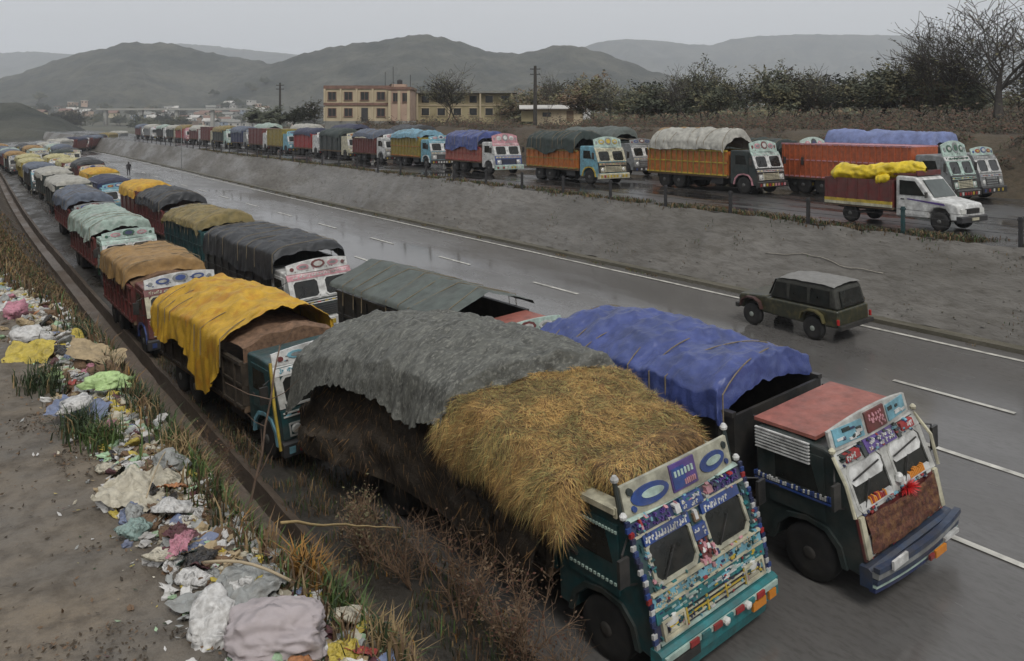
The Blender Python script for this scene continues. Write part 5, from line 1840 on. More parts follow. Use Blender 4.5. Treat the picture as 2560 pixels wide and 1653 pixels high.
def put_tree(kind, px, D, top_y, label=None, group=None, wide=1.0, rot=None, r=random.Random(77)):
    p = place(px2r(px, D), D)
    z = ground_at(p)
    h = (300.5 - top_y) * D / 2078 + CAM_H - z
    s = h / TH[kind]
    root = empty('tree', (p.x, p.y, z - .1), r.uniform(0, 6.28) if rot is None else rot)
    root.scale = (s * wide, s * wide, s)
    lb, gp = TL.get(kind, ('', ''))
    wh = next(t for lim, t in ((1400, 'beside the low white roofed shed'), (1560, 'above the dark green tarpaulin truck'), (1720, 'left of the tall thin tree'), (1900, 'right behind the tall thin tree'), (2060, 'above the gap before the orange box truck'), (2200, 'above the left end of the orange box truck'), (2345, 'above the middle of the faded blue sheet'), (2470, 'beside the slim tall bare tree'), (9999, 'at the right edge behind the big bare tree')) if px < lim)
    tag(root, label or (lb + ' ' + wh), 'tree', group or (None if label else gp + ', ' + wh))
    inst('trunk', T[kind][0], root)
    inst('crown', T[kind][1], root)
    return root
put_tree('big', 2490, 78, -70, 'tall bare tree with forked limbs at the right edge', wide=1.4, rot=.4)
put_tree('big', 2400, 84, 5, 'tall bare tree leaning beside the forked one near the right edge', wide=1.15, rot=2.6)
put_tree('bare2', 2358, 84, 55, 'slim tall bare tree left of the forked pair', wide=.6, rot=1.0)
put_tree('thin', 1762, 100, 128, 'tall thin tree rising above the thicket behind the pale grey tarpaulin truck', wide=.9)
put_tree('bare2', 1150, 118, 160, 'dark bare tree in front of the long yellow house', wide=1.25)
put_tree('thin', 1110, 120, 185, 'smaller thinly leaved tree left of the dark bare one by the long yellow house', wide=1.2)
put_tree('bare2', 1362, 114, 165, 'slim bare tree right beside the tall utility pole', wide=.55)
put_tree('dense', 672, 150, 258, 'round dark green tree left of the two storey house', wide=1.9)
put_tree('dense', 735, 152, 265, 'second dark green tree between the slim pole and the house', wide=1.5)
put_tree('leafy', 790, 155, 240, 'olive tree at the left corner of the two storey house', wide=1.1)
put_tree('leafy2', 985, 140, 205, 'bushy tree standing behind the annex of the two storey house', wide=1.1)
rows_ = [('leafy2', 1335, 132, 205), ('leafy', 1400, 134, 188), ('thin', 1440, 130, 178), ('leafy2', 1492, 106, 172), ('thin', 1520, 104, 180), ('leafy', 1560, 108, 200), ('leafy2', 1605, 106, 208), ('dense', 1655, 104, 200), ('thin', 1700, 104, 182),
         ('leafy', 1800, 100, 178), ('bare', 1730, 98, 160), ('thin', 1850, 98, 172), ('leafy', 1905, 96, 146), ('thin', 1950, 95, 146), ('leafy2', 1990, 96, 160), ('thin', 2035, 96, 172), ('bare', 2070, 94, 160), ('bare2', 2100, 96, 165), ('thin', 2140, 93, 165), ('bare2', 2185, 92, 132),
         ('thin', 2215, 92, 150), ('leafy', 2255, 90, 140), ('leafy2', 2290, 90, 128), ('bare', 2310, 90, 110), ('leafy', 2335, 88, 160), ('thin', 2385, 90, 150), ('bare', 2400, 86, 100), ('leafy', 2440, 92, 190), ('bare2', 2535, 82, 60), ('thin', 2560, 90, 130),
         ('leafy2', 2610, 90, 150), ('bare', 2680, 88, 90), ('leafy', 2750, 90, 140), ('leafy2', 1290, 132, 215), ('dense', 1600, 118, 195), ('dense', 1760, 118, 180), ('dense', 2060, 112, 175), ('dense', 2180, 110, 170)]
for kd, px, D, ty in rows_:
    put_tree(kd, px, D, ty, wide=1.0 + .35 * random.Random(px).random())
r_ = random.Random(55)
def surf_z(p):
    zz = -1.0 + 6 * nz(p.x * 0.006, p.y * 0.006) + 22 * sm(500, 1300, math.hypot(p.x, p.y))
    for bv in HILLS:
        hit = bv.ray_cast(Vector((p.x, p.y, 500)), Vector((0, 0, -1)))
        if hit[0] is not None:
            zz = max(zz, hit[0].z)
    return zz
for k in range(46):
    D = r_.uniform(480, 1000)
    p = place(px2r(r_.uniform(20, 800), D), D)
    p.z = surf_z(p) - .5
    root = empty('far_tree', p, r_.uniform(0, 6))
    s = r_.uniform(.9, 1.6)
    root.scale = (s * 1.3, s * 1.3, s)
    kd = r_.choice(('dense', 'leafy'))
    tag(root, 'small %s tree among the far valley houses' % ('dark' if kd == 'dense' else 'olive'), 'tree', 'far valley trees, ' + kd)
    inst('trunk', T[kd][0], root)
    inst('crown', T[kd][1], root)

# low brush along the earth bank
def brush(name, spots, mats, n, size, lift, r, label=None):
    mb = MB()
    for x, y, z, sc in spots:
        for k in range(n):
            a, q = r.uniform(0, 6.28), r.random() ** .5
            c = Vector((x + math.cos(a) * q * sc, y + math.sin(a) * q * sc, z + r.random() ** .8 * lift * sc * (1.1 - q)))
            u = Vector((r.gauss(0, 1), r.gauss(0, 1), r.gauss(.3, .8))).normalized()
            v = u.orthogonal().normalized()
            s = size * r.uniform(.5, 1.4)
            mb.add([tuple(c - u * s), tuple(c + v * s * .4), tuple(c + u * s), tuple(c - v * s * .4)], [(0, 1, 2, 3)], r.randrange(len(mats)))
    return mb.build(name, mats, kind='stuff')
rb = random.Random(8)
sp = []
for k in range(1000):
    D = rb.uniform(46, 128)
    p = place(px2r(rb.uniform(900, 2750), D), D)
    if p.x < 47.6 or (1290 < 1280 + 2078 * (p.x * RX + p.y * RY) / D < 1470 and D > 100):
        continue
    sp.append((p.x, p.y, zback(p.x, p.y), rb.uniform(.7, 1.7) * (1.0 if p.x < 58 else 1.5)))
brush('undergrowth', sp, [mat('brown_brush', (0.075, 0.050, 0.032), .85, var=.4), mat('olive_brush', (0.058, 0.055, 0.028), .85, var=.4), mat('dark_brush', (0.034, 0.031, 0.020), .85, var=.4), mat('rust_brush', (0.085, 0.042, 0.026), .85, var=.4)], 110, .15, 1.0, rb)

sp = []
for k in range(300):
    D = rb.uniform(128, 185)
    p = place(px2r(rb.uniform(1280, 2800), D), D)
    sp.append((p.x, p.y, (zback(p.x, p.y) if p.x < 188 else 7.2) - .3, rb.uniform(2.0, 3.4)))
brush('thicket', sp, [leaf_br, leaf_ol, leaf_dk, leaf_dk], 60, .55, 1.3, rb)

# blades of grass and weeds
dry_b = mat('dry_grass', (0.20, 0.14, 0.065), 0.8, var=.35, scale=2)
brown_b = mat('brown_weed', (0.115, 0.070, 0.036), 0.85, var=.4, scale=2)
green_b = mat('green_grass', (0.060, 0.10, 0.022), 0.7, var=.4, scale=2)
dgreen_b = mat('dark_green_weed', (0.028, 0.045, 0.016), 0.75, var=.4, scale=2)
gold_b = mat('golden_weed', (0.26, 0.13, 0.025), 0.75, var=.3, scale=2)
def blades(name, gen, n, r, mats):
    vs, fs, ms = [], [], []
    k = 0
    while k < n:
        g = gen(r)
        if g is None:
            continue
        x, y, z, h, w, mi = g
        k += 1
        a = r.uniform(0, 6.28)
        lx, ly = math.cos(a), math.sin(a)
        ln = h * r.uniform(.2, .9)
        o = len(vs)
        wx, wy = -ly * w, lx * w
        mx, my = x + lx * ln * .35, y + ly * ln * .35
        vs += [(x - wx, y - wy, z - .02), (x + wx, y + wy, z - .02), (mx + wx * .7, my + wy * .7, z + h * .6), (mx - wx * .7, my - wy * .7, z + h * .6), (x + lx * ln, y + ly * ln, z + h * r.uniform(.7, 1))]
        fs += [(o, o + 1, o + 2, o + 3), (o + 3, o + 2, o + 4)]
        ms += [mi, mi]
    mb = MB(); mb.v, mb.f, mb.m = vs, fs, ms
    return mb.build(name, mats, kind='stuff')
WM = [dry_b, brown_b, green_b, dgreen_b, gold_b]
def g_slope(r):
    y = 2.0 + 40 * r.random() ** 1.7 if r.random() < .86 else r.uniform(30, 130)
    e = xedge(y)
    x = e - .12 + (4.7 - e) * r.random() ** 1.1
    n = nz(x * 1.1, y * .8, 5) + .5 * nz(x * 3, y * 3, 2)
    if n < -.25 and r.random() < .8:
        return None
    g = nz(x * .7 + 3, y * .5, 1)
    mi = r.choices(range(5), weights=[3 + 2 * max(0, -g * 3), 7, .6 + 3.5 * max(0, g), 2.5, .4])[0]
    return x, y, zleft(x, y) if x > e else path_z(x, y), r.uniform(.04, .17) * (1.3 if n > .2 else 1), r.uniform(.002, .006) * (1 + min(y, 60) * .09), mi
blades('weeds', g_slope, 70000, random.Random(3), WM)
def g_near(r):         # green tufts along the litter strip
    cx, cy_, sc, mi = r.choice(TUFTS)
    x, y = cx + r.gauss(0, sc * .45), cy_ + r.gauss(0, sc * .75)
    e = xedge(y)
    return x, y, zleft(x, y) if x > e else path_z(x, y), r.uniform(.05, .17), r.uniform(.0025, .006), mi if r.random() < .75 else r.choice((0, 3))
TUFTS = [(1.12, 4.1, .22, 2), (1.2, 3.7, .2, 2), (1.08, 4.6, .2, 2), (1.25, 3.25, .16, 2), (1.2, 2.75, .1, 2), (1.28, 2.55, .1, 2), (.7, 4.75, .1, 2), (1.05, 5.3, .2, 3), (1.14, 2.98, .06, 4), (1.1, 6.2, .25, 3), (.95, 7.3, .25, 3), (1.0, 4.35, .12, 0),
         (.55, 6.1, .15, 3), (.62, 5.0, .1, 3), (1.22, 2.42, .08, 0)]
blades('grass', g_near, 4600, random.Random(4), WM)
def g_ditch(r):
    y = 6.5 + 22 * r.random() ** 1.3
    x = r.choice((r.uniform(4.0, 4.7), r.uniform(5.6, 7.2)))
    if nz(x * 1.3, y * 1.1, 4) < -.1:
        return None
    return x, y, (zleft(x, y) if x < 4.7 else zroad(x)), r.uniform(.06, .3), r.uniform(.006, .014), r.choices(range(5), weights=[2, 5, 1, 3, .2])[0]
blades('ditch_weeds', g_ditch, 9000, random.Random(5), WM)
def g_verge(r):
    y = 8 + 110 * r.random() ** 1.4
    x = r.gauss(28.1, .4)
    if x < 27.48 or nz(x * .5, y * .5, 4) < -.15:
        return None
    z = zbank(x, y) if x < 27.6 else Z_UP
    return x + bend(y), y, z, r.uniform(.05, .24), r.uniform(.012, .03), r.choices(range(5), weights=[1.5, 5, 1, 5, .05])[0]
blades('verge_weeds', g_verge, 16000, random.Random(6), WM)

def g_bank(r):
    y = 6 + 90 * r.random() ** 1.4
    x = r.choice((r.uniform(25.75, 27.6), r.uniform(25.2, 25.7), r.uniform(24.8, 25.0)))
    if nz(x * 1.6, y * .9, 14) < .22:
        return None
    z = zbank(x, y) if x > 25.7 else (kz - .2 if x > 25.2 else zroad(x))
    return x + bend(y), y, z, r.uniform(.03, .14), r.uniform(.006, .018), r.choices(range(5), weights=[2, 4, 1.5, 3, 0])[0]
blades('bank_weeds', g_bank, 4200, random.Random(16), WM)
def stones():
    r = random.Random(61)
    mats = [concrete, kerb_m, concrete]
    base = [Vector(q) for q in ((1, 0, 0), (-1, 0, 0), (0, 1, 0), (0, -1, 0), (0, 0, 1), (0, 0, -1))]
    fs = [(0, 2, 4), (2, 1, 4), (1, 3, 4), (3, 0, 4), (2, 0, 5), (1, 2, 5), (3, 1, 5), (0, 3, 5)]
    mb = MB()
    for k in range(1100):
        y = 7 + 75 * r.random() ** 1.5
        x = r.choice((r.uniform(25.72, 27.6), r.uniform(25.72, 26.2), r.uniform(27.3, 28.9)))
        z = zbank(x, y) if x < 27.6 else Z_UP
        z += .10 * nz((x + bend(y)) * 1.1, y * 1.1, 3.1) * (x < 27.6)
        s = r.uniform(.012, .045) * (2.0 if r.random() < .06 else 1)
        M = Euler((r.uniform(0, 3), r.uniform(0, 3), r.uniform(0, 6))).to_matrix()
        mb.add([tuple(M @ (q * s * r.uniform(.6, 1.3)) + Vector((x + bend(y), y, z + .02))) for q in base], fs, r.randrange(3))
    mb.build('stones', mats, kind='stuff')
stones()

# dry bushes growing out of the ditch beside the nearest truck
rust_leaf = mat('rust_bush_leaves', (0.075, 0.032, 0.019), 0.85, var=.5, scale=3)
def bush_template(seed, h, leaves, mats, fine=5):
    r = random.Random(seed)
    cr = MB()
    stems = MB()
    pts_all = []
    for k in range(13):
        a = r.uniform(0, 6.28)
        p = Vector((math.cos(a) * .12, math.sin(a) * .12, -.05))
        d = Vector((math.cos(a) * r.uniform(.1, .6), math.sin(a) * r.uniform(.1, .6), 1)).normalized()
        pts = [p.copy()]
        for j in range(6):
            d = (d + Vector((r.gauss(0, .16), r.gauss(0, .16), r.gauss(0, .08)))).normalized()
            p = p + d * h / 6 * r.uniform(.7, 1.1)
            pts.append(p.copy())
        stems.tube(pts, [.012 * (1 - j / 8) + .002 for j in range(7)], 4, 0, cap=False)
        for j in range(2, 7):
            for q in range(fine):
                dd = (d * .4 + Vector((r.gauss(0, .6), r.gauss(0, .6), r.gauss(.25, .4)))).normalized()
                b = pts[j].lerp(pts[j - 1], r.random())
                m_ = b + dd * r.uniform(.12, .3)
                e = m_ + (dd + Vector((r.gauss(0, .4), r.gauss(0, .4), .1))).normalized() * r.uniform(.1, .28)
                cr.tube([b, m_, e], [.005, .004, .002], 3, 0, cap=False)
                pts_all += [m_, e]
    for k in range(leaves):
        c = r.choice(pts_all) + Vector((r.gauss(0, .05), r.gauss(0, .05), r.gauss(0, .05)))
        u = Vector((r.gauss(0, 1), r.gauss(0, 1), r.gauss(-.2, .7))).normalized()
        v = u.orthogonal().normalized()
        s = r.uniform(.015, .05)
        cr.add([tuple(c - u * s), tuple(c + v * s * .45), tuple(c + u * s), tuple(c - v * s * .45)], [(0, 1, 2, 3)], 1 + r.randrange(len(mats)))
    return stems.mesh('stem', twig_m), cr.mesh('foliage', [twig_m] + mats)
BT = [bush_template(1, 1.9, 650, [rust_leaf, leaf_br]), bush_template(2, 1.6, 350, [rust_leaf, brown_b]), bush_template(3, 1.5, 800, [leaf_br, leaf_ol]), bush_template(4, 1.2, 900, [dgreen_b, leaf_ol])]
for k, (i, x, y, s, lb) in enumerate((
        (0, 6.7, 9.5, .8, 'rust brown dry bush pressed against the cab side of the nearest truck'),
        (1, 6.6, 10.9, .85, 'thin dry bush under the hanging straw'),
        (1, 6.45, 12.2, .75, 'thin twiggy bush below the grey net of the nearest truck'),
        (1, 6.8, 8.5, .6, 'small twiggy bush in front of the rust brown ones, beside the truck wheel'),
        (2, 6.0, 8.0, .45, 'low brown olive bush in the ditch at the bottom edge'),
        (2, 6.2, 13.4, .8, 'brown olive bush beside the rear of the nearest truck'),
        (3, 4.4, 12.2, .8, 'low dark green bush on the embankment foot'),
        (3, 4.2, 9.6, .8, 'dark green weed clump halfway down the slope by the ditch'),
        (2, 3.9, 15.0, .7, 'brown bush on the slope beside the roadside drain'),
        (1, 4.3, 17.5, .7, 'twiggy bush on the slope in line with the bright yellow tarpaulin'))):
    z = zleft(x, y) if x < 4.7 else zroad(x)
    root = tag(empty('bush', (x, y, z), k * 1.3), lb, 'bush', 'bushes between the embankment and the nearest truck')
    root.scale = (s, s, s)
    inst('stem', BT[i][0], root)
    inst('foliage', BT[i][1], root)
def sapling():
    mb = MB()
    r = random.Random(2)
    base = Vector((4.05, 13.7, zleft(4.05, 13.7) - .1))
    top = Vector((4.6, 13.4, 3.9))
    pts = [base.lerp(top, t) + Vector((.05 * nz(t * 5, 1), .04 * nz(t * 5, 2), 0)) for t in frange(0, 1, 9)]
    mb.tube(pts, [.028 - .016 * k / 8 for k in range(9)], 6)
    o = mb.build('sapling', mat('pale_stem', (.16, .11, .08), .8, var=.3), None, smooth=True)
    tag(o, 'bare leaning sapling stem in front of the teal cab of the bright yellow tarpaulin truck', 'sapling')
    for k in range(9):
        i = r.randrange(3, 9)
        d = Vector((r.gauss(0, .5), r.gauss(0, .5), r.uniform(.2, .8)))
        m2 = MB(); m2.tube([pts[i], pts[i] + d * .35, pts[i] + d * .7 + Vector((0, 0, .1))], [.010, .007, .003], 4)
        m2.build('branch', MATS['pale_stem'], o)
sapling()
# ------------------------------------------------------------------ litter along the path edge
def plast(name, col, rough=.35, **k):
    k.setdefault('dirt', .6)
    k.setdefault('crease', .7)
    k.setdefault('crscale', 2.2)
    return mat(name, col, rough, var=.15, scale=6, bump=.3, bscale=30, dcol=(.10, .08, .055), dscale=4, **k)
P_white = plast('white_plastic', (.58, .57, .55))
P_pinkw = mat('pinkish_sack', (.46, .405, .41), .7, var=.14, scale=5, dirt=.45, dcol=(.16, .13, .11), dscale=5, bump=.4, bscale=60, crease=.8, crscale=2.0)
P_cream = plast('cream_plastic', (.50, .46, .36))
P_grey = plast('grey_plastic', (.30, .31, .30))
P_green = plast('pale_green_plastic', (.33, .48, .30))
P_lime = plast('lime_plastic', (.42, .58, .25), dirt=.25)
P_yel = plast('yellow_plastic', (.50, .39, .06), dirt=.55)
P_orange = plast('orange_plastic', (.42, .17, .06))
P_blue = plast('blue_plastic', (.17, .21, .33))
P_pink = plast('pink_cloth', (.50, .22, .28), .75)
P_red = plast('red_plastic', (.40, .06, .05))
P_maroon = plast('maroon_cloth', (.10, .035, .045), .8)
P_black = plast('black_plastic', (.02, .02, .022), .3)
P_tan = plast('tan_paper', (.38, .29, .17), .8)
P_brown = plast('brown_rag', (.15, .09, .05), .85)
P_teal = plast('teal_plastic', (.24, .34, .31))

import bmesh
def ico(sub):
    bm = bmesh.new()
    bmesh.ops.create_icosphere(bm, subdivisions=sub, radius=1)
    v = [x.co.copy() for x in bm.verts]
    f = [[q.index for q in p.verts] for p in bm.faces]
    bm.free()
    return v, f
import bmesh
ICO = {k: ico(k) for k in (3, 4, 5)}
def bag_mesh(seed, shape=(1, .75, .45), amp=.45, sub=3, freq=1.3, m=P_white, pleat=0.0):
    V, F = ICO[sub]
    mb = MB()
    out = []
    for c in V:
        n = noise.fractal(c * freq + Vector((seed, seed * .7, 0)), .9, 2.1, 4)
        rg = 1 - 2.2 * abs(noise.noise(c * freq * 2.2 + Vector((0, seed, 3))))
        rg2 = 1 - 2.2 * abs(noise.noise(c * freq * 5 + Vector((9, seed, 1))))
        d = 1 + amp * n + .12 * amp * 2 * rg + .06 * amp * 2 * rg2
        if pleat:
            an = math.atan2(c.z, c.y)
            d += pleat * (1 - 2.4 * abs(nz(an * 3.2, c.x * 1.2, seed))) + pleat * .7 * (1 - 2.4 * abs(nz(an * 2 + c.x * 3, c.x * 5.5, seed + 4))) + pleat * .35 * (1 - 2.4 * abs(nz(c.y * 11, c.x * 9, seed + 8 + c.z * 6)))
            d *= 1 - .25 * max(0, abs(c.x) - .75) / .25
        q = Vector((c.x * shape[0], c.y * shape[1], c.z * shape[2])) * d
        q.z = max(q.z, -.28 * shape[2] - .03 * n)
        out.append(tuple(q))
    mb.add(out, F)
    return mb.mesh('plastic_bag', m, True)
def rag_mesh(seed, nx=26, ny=20, amp=.28, m=P_white, asp=.7):
    mb = MB()
    def fn(u, v):
        x, y = (u - .5) * 2, (v - .5) * 2 * asp
        e = 1 + .25 * nz(seed + math.atan2(y, x) * 1.3, 2)
        z = amp * (abs(nz(x * 1.4 + seed, y * 1.2)) + .45 * abs(nz(x * 3.5, y * 3.2 + seed)) + .2 * nz(x * 8, y * 8))
        return (x * e + .12 * nz(x * 3, y * 3, seed), y * e + .12 * nz(x * 3 + 5, y * 3, seed), z)
    mb.grid(nx, ny, fn)
    return mb.mesh('plastic_sheet', m, True)
def bottle_mesh():
    mb = MB()
    mb.lathe([(.28, -1), (.33, -.92), (.32, .2), (.30, .3), (.33, .4), (.15, .75), (.12, .78), (.12, .95), (.16, .95), (.16, 1.05)], (0, 0, .3), 'x', 12)
    return mb.mesh('bottle', mat('clear_bottle', (.30, .38, .36), .15, var=.2, dirt=.3), True)
BAGS = [bag_mesh(k * 3.1 + 1, (1, r1, r2), a) for k, (r1, r2, a) in enumerate(((.75, .45, .5), (.6, .5, .6), (.85, .35, .55), (.5, .4, .7), (.9, .55, .45), (.7, .3, .7), (.55, .6, .5), (.8, .4, .8)))]
RAGS = [rag_mesh(k * 4.3 + 2, 22, 18, a) for k, a in enumerate((.25, .4, .32, .5, .2, .38))]
BOT = bottle_mesh()
rl = random.Random(12)
def ground_l(x, y):
    return path_z(x, y) if x <= xedge(y) else zleft(x, y)
def litter(name, me, x, y, size, m, label, cat, group=None, rot=None, lift=.0, tilt=.25, sc=None):
    o = inst(name, me, None, (x, y, ground_l(x, y) + lift), (rl.gauss(0, tilt), rl.gauss(0, tilt), rl.uniform(0, 6.28) if rot is None else rot), size if sc is None else sc, m)
    return tag(o, label, cat, group)

# the pieces one can pick out
big = bag_mesh(40.3, (1, .72, .50), .24, 5, 1.1, pleat=.05)
litter('sack', big, .885, 2.62, .172, P_pinkw, 'big pinkish white woven sack at the bottom edge of the litter strip', 'sack', rot=-.5, lift=.06, tilt=.06)
sh1, sh2 = rag_mesh(9.1, 70, 50, .30), rag_mesh(15.2, 60, 46, .34)
litter('plastic_sheet', sh1, .86, 2.96, .17, P_grey, 'crumpled grey plastic sheet just above the big pinkish sack', 'plastic sheet', rot=.3, lift=.02, tilt=.08)
litter('plastic_sheet', sh2, .73, 4.02, .19, P_cream, 'large creased cream sheet lying along the path edge', 'plastic sheet', rot=.9, lift=.03, tilt=.08)
litter('plastic_bag', bag_mesh(51, (1, .7, .5), .4, 4), .74, 2.82, .10, P_white, 'white bag tucked left of the big pinkish sack', 'plastic bag', lift=.03)
litter('cloth', sh1, .76, 3.34, .085, P_pink, 'bright pink cloth in the middle of the litter strip', 'cloth', rot=1.0, lift=.05, sc=(.065, .06, .11))
litter('cloth', sh2, .79, 3.47, .065, P_maroon, 'dark maroon cloth just above the pink one', 'cloth', rot=2.0, lift=.05)
litter('plastic_bag', BAGS[3], .68, 3.33, .05, P_cream, 'small cream bag left of the pink cloth', 'plastic bag', lift=.03)
litter('plastic_bag', BAGS[0], .655, 3.66, .06, P_teal, 'pale teal bag with dark edge below the creased cream sheet', 'plastic bag', rot=.6, lift=.03)
litter('wrapper', RAGS[1], .86, 3.9, .065, P_orange, 'orange red wrapper at the right of the creased cream sheet', 'wrapper', lift=.06)
litter('plastic_bag', BAGS[4], .81, 3.74, .075, P_white, 'glossy white bag under the orange red wrapper', 'plastic bag', rot=0, lift=.04)
litter('plastic_bag', BAGS[6], .91, 4.22, .085, P_grey, 'clear grey bag on the grass above the orange red wrapper', 'plastic bag', lift=.04)
litter('plastic_bag', bag_mesh(61, (1, .5, .5), .55, 4), .85, 5.68, .12, P_lime, 'lime green plastic bag standing out above the strip', 'plastic bag', rot=-.4, lift=.08)
litter('plastic_sheet', RAGS[2], .52, 6.72, .15, P_yel, 'flat yellow plastic sheet at the left edge', 'plastic sheet', rot=-.5, lift=.03)
litter('plastic_sheet', RAGS[0], .65, 5.24, .15, P_blue, 'blue and white plastic sheet below the lime green bag', 'plastic sheet', rot=-.5, lift=.06)
litter('plastic_bag', BAGS[2], .63, 5.22, .09, P_white, 'white bag lying on the blue and white sheet', 'plastic bag', lift=.1)
litter('cardboard', RAGS[4], .89, 6.36, .18, P_tan, 'pale tan cardboard scrap near the slope edge above the lime bag', 'cardboard', rot=-.3, lift=.09)
litter('plastic_bag', BAGS[5], .90, 6.2, .11, P_brown, 'brown bag tucked under the pale tan cardboard', 'plastic bag', lift=.04)
litter('foam', bag_mesh(71, (1, .6, .5), .35, 4), 1.15, 2.64, .06, P_cream, 'crumbly off white foam lump right of the big sack', 'foam', rot=-.4, lift=.03)
litter('foam', bag_mesh(73, (1, .7, .5), .35, 4), 1.2, 2.57, .045, P_white, 'smaller off white foam lump beside the larger one', 'foam', lift=.03)
litter('wrapper', RAGS[3], 1.04, 2.44, .05, P_yel, 'yellow wrapper right of the big sack at the bottom', 'wrapper', lift=.03)
litter('wrapper', RAGS[5], 1.09, 2.43, .05, P_red, 'red brown wrapper next to the yellow one at the bottom', 'wrapper', lift=.02)
litter('plastic_bag', BAGS[1], .54, 8.38, .12, P_pink, 'reddish pink bag at the far left end of the strip', 'plastic bag', lift=.06)
litter('plastic_bag', BAGS[4], .57, 7.25, .15, P_white, 'white and grey bag pile at the left edge above the yellow sheet', 'plastic bag', lift=.05)
litter('bottle', BOT, .95, 2.66, .05, None, 'blue tinted bottle behind the big sack', 'bottle', rot=.8, lift=.10)
for k, (a, b, rd, lb) in enumerate((
        (((.80, 3.16)), ((1.02, 2.86)), .0055, 'pale curved stick above the grey sheet'),
        (((.72, 3.78)), ((.92, 4.3)), .0035, 'thin pale stick across the creased cream sheet'))):
    mb = MB()
    pts = [Vector((a[0] + (b[0] - a[0]) * t, a[1] + (b[1] - a[1]) * t, 0)) for t in frange(0, 1, 8)]
    zs = max(ground_l(p.x, p.y) for p in pts) + (.06 if k == 0 else .085)
    pts = [Vector((p.x, p.y, zs + .03 * math.sin(math.pi * i / 7))) for i, p in enumerate(pts)]
    mb.tube(pts, rd, 5)
    tag(mb.build('stick', mat('pale_wood', (.36, .29, .19), .8, var=.2), smooth=True), lb, 'stick')
mb = MB()
pts = []
for t in frange(0, 1, 12):
    x, y = 1.62 + 1.5 * t, 4.7 + 1.45 * t
    pts.append((x, y, 5.28 - 1.03 * t + .02 * nz(t * 6, 1)))
mb.tube(pts, [.010 - .006 * k / 11 for k in range(12)], 5)
tag(mb.build('reed_stalk', mat('straw_reed', (.36, .26, .12), .8, var=.2), smooth=True), 'long straw coloured reed sticking out from the slope towards the truck', 'reed')

# the many smaller scraps
KINDS_L = [(P_white, 'white', 5), (P_cream, 'cream', 4), (P_grey, 'grey', 4), (P_green, 'pale green', 2), (P_yel, 'yellow', 2), (P_tan, 'tan', 3), (P_brown, 'brown', 4), (P_orange, 'orange', 1), (P_blue, 'blue', 1), (P_red, 'red', 1), (P_black, 'black', 2), (P_teal, 'teal', 1.2), (P_pink, 'pink', .7), (P_maroon, 'maroon', 1.5), (P_lime, 'lime', .3)]
for k in range(270):
    y = 2.35 + 7.6 * rl.random() ** 1.25
    e = xedge(y)
    wd = .36 if y < 6 else .42
    x = e - .12 - wd * .42 + rl.gauss(0, wd * .18)
    x = min(x, e + .14)
    m, nm, w_ = rl.choices(KINDS_L, weights=[(q[2] * (1.6 if (y > 4.6 and q[1] in ('yellow', 'orange', 'tan', 'brown', 'cream')) else 1)) for q in KINDS_L])[0]
    s = rl.uniform(.016, .05) * (1 + .08 * y)
    zn = next(t for lim, t in ((2.85, 'round the big pinkish sack'), (3.5, 'between the grey sheet and the pink cloth'), (4.3, 'round the creased cream sheet'), (5.1, 'between the cream sheet and the lime bag'), (6.0, 'round the lime green bag'), (7.0, 'by the flat yellow sheet'), (99, 'at the upper left end of the litter')) if y < lim)
    if rl.random() < .5:
        litter('plastic_bag', rl.choice(BAGS), x, y, s, m, 'small crumpled %s bag %s' % (nm, zn), 'plastic bag', 'small %s bags %s' % (nm, zn), lift=s * .25, tilt=.5)
    else:
        litter('wrapper', rl.choice(RAGS), x, y, s, m, 'small %s wrapper %s' % (nm, zn), 'wrapper', 'small %s wrappers %s' % (nm, zn), lift=s * .2, tilt=.5)
# fine scraps and dead leaves trodden into the dirt
def scraps(name, n, gen, mats, smin, smax, seed):
    r = random.Random(seed)
    mb = MB()
    k = 0
    while k < n:
        g = gen(r)
        if g is None:
            continue
        k += 1
        x, y = g
        z = ground_l(x, y) + .006
        u = Vector((r.gauss(0, 1), r.gauss(0, 1), r.gauss(0, .35))).normalized()
        v = Vector((-u.y, u.x, r.gauss(0, .5))).normalized()
        s = r.uniform(smin, smax)
        c = Vector((x, y, z + r.random() * s * .5))
        mb.add([tuple(c - u * s), tuple(c + v * s * .5), tuple(c + u * s + Vector((0, 0, s * .3))), tuple(c - v * s * .5)], [(0, 1, 2), (0, 2, 3)], r.randrange(len(mats)))
    return mb.build(name, mats, kind='stuff')
def gs1(r):
    y = 2.3 + 7.5 * r.random() ** 1.3
    e = xedge(y)
    return min(e + .25, e - .2 + r.gauss(0, .17)), y
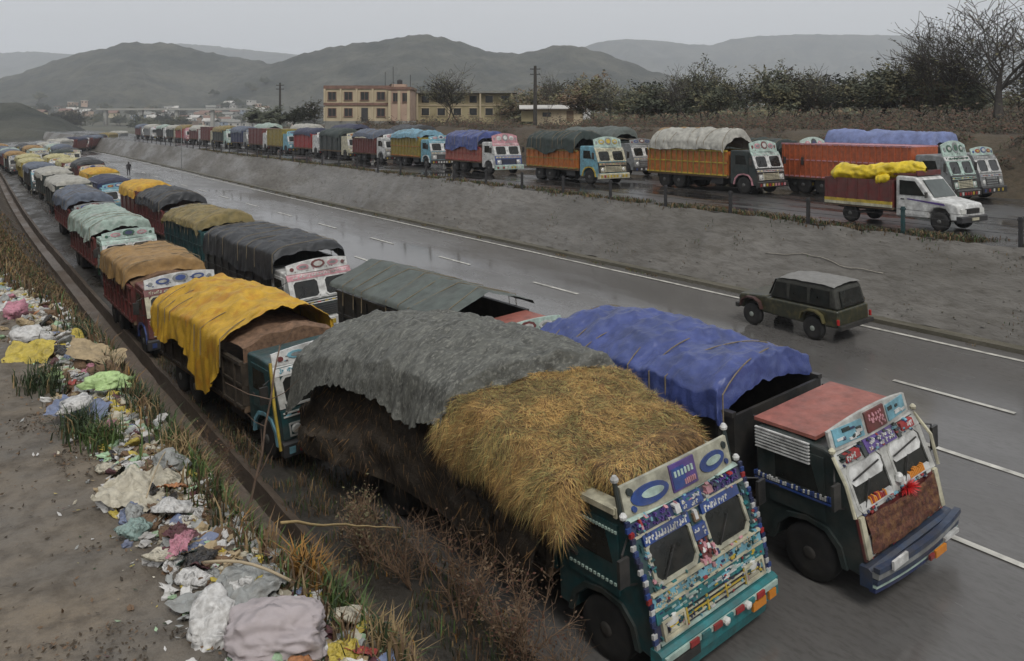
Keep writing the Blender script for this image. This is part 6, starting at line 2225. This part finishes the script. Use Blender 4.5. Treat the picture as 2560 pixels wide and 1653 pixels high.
def crumbs(name, n, mats, seed):
    r = random.Random(seed)
    V, F = ico(2)
    mb = MB()
    for k in range(n):
        y = 2.3 + 8.2 * r.random() ** 1.2
        e = xedge(y)
        x = min(e + .16, e - .21 + r.gauss(0, .10))
        s = r.uniform(.008, .030) * (1 + .07 * y)
        z = ground_l(x, y) + s * .25
        so = r.uniform(0, 99)
        M = Euler((r.uniform(-.6, .6), r.uniform(-.6, .6), r.uniform(0, 6.28))).to_matrix()
        sx, sy, sz = 1, r.uniform(.4, .9), r.uniform(.2, .6)
        out = []
        for c in V:
            d = 1 + .9 * noise.noise(c * 1.6 + Vector((so, 0, 0))) + .5 * noise.noise(c * 3.7 + Vector((0, so, 0)))
            q = M @ Vector((c.x * sx * d, c.y * sy * d, c.z * sz * d)) * s
            out.append((x + q.x, y + q.y, z + q.z))
        mb.add(out, F, r.choices(range(len(mats)), weights=[5, 4, 3, 3, 2, 3, 1, 1.2, .6])[0])
    return mb.build(name, mats, kind='stuff')
crumbs('small_litter', 2900, [P_white, P_cream, P_grey, P_brown, P_green, P_tan, P_maroon, P_yel, P_blue], 44)
scraps('litter_scraps', 2600, gs1, [P_white, P_cream, P_tan, P_brown, P_green, P_brown, P_grey, P_maroon, P_yel, P_brown, dgreen_b], .004, .016, 1)
def gs2(r):
    y = 2.2 + 5 * r.random()
    x = r.uniform(-.6, .75)
    if nz(x * 2.2, y * 1.6, 6) < .12 and r.random() < .93:
        return None
    return x, y
scraps('leaf_litter', 5200, gs2, [straw_d, P_brown, load_m], .004, .013, 2)
# ------------------------------------------------------------------ the misty air
def haze():
    m = bpy.data.materials.new('mist')
    m.use_nodes = True
    n, l = m.node_tree.nodes, m.node_tree.links
    n.remove(n['Principled BSDF'])
    pv = n.new('ShaderNodeVolumePrincipled')
    pv.inputs['Color'].default_value = (0.90, 0.94, 1.0, 1)
    pv.inputs['Density'].default_value = 0.00026
    l.new(pv.outputs[0], n['Material Output'].inputs['Volume'])
    mb = MB()
    mb.box(-620, 5600, -820, 5600, -5.2, 480)
    mb.build('haze', m, kind='stuff')
haze()
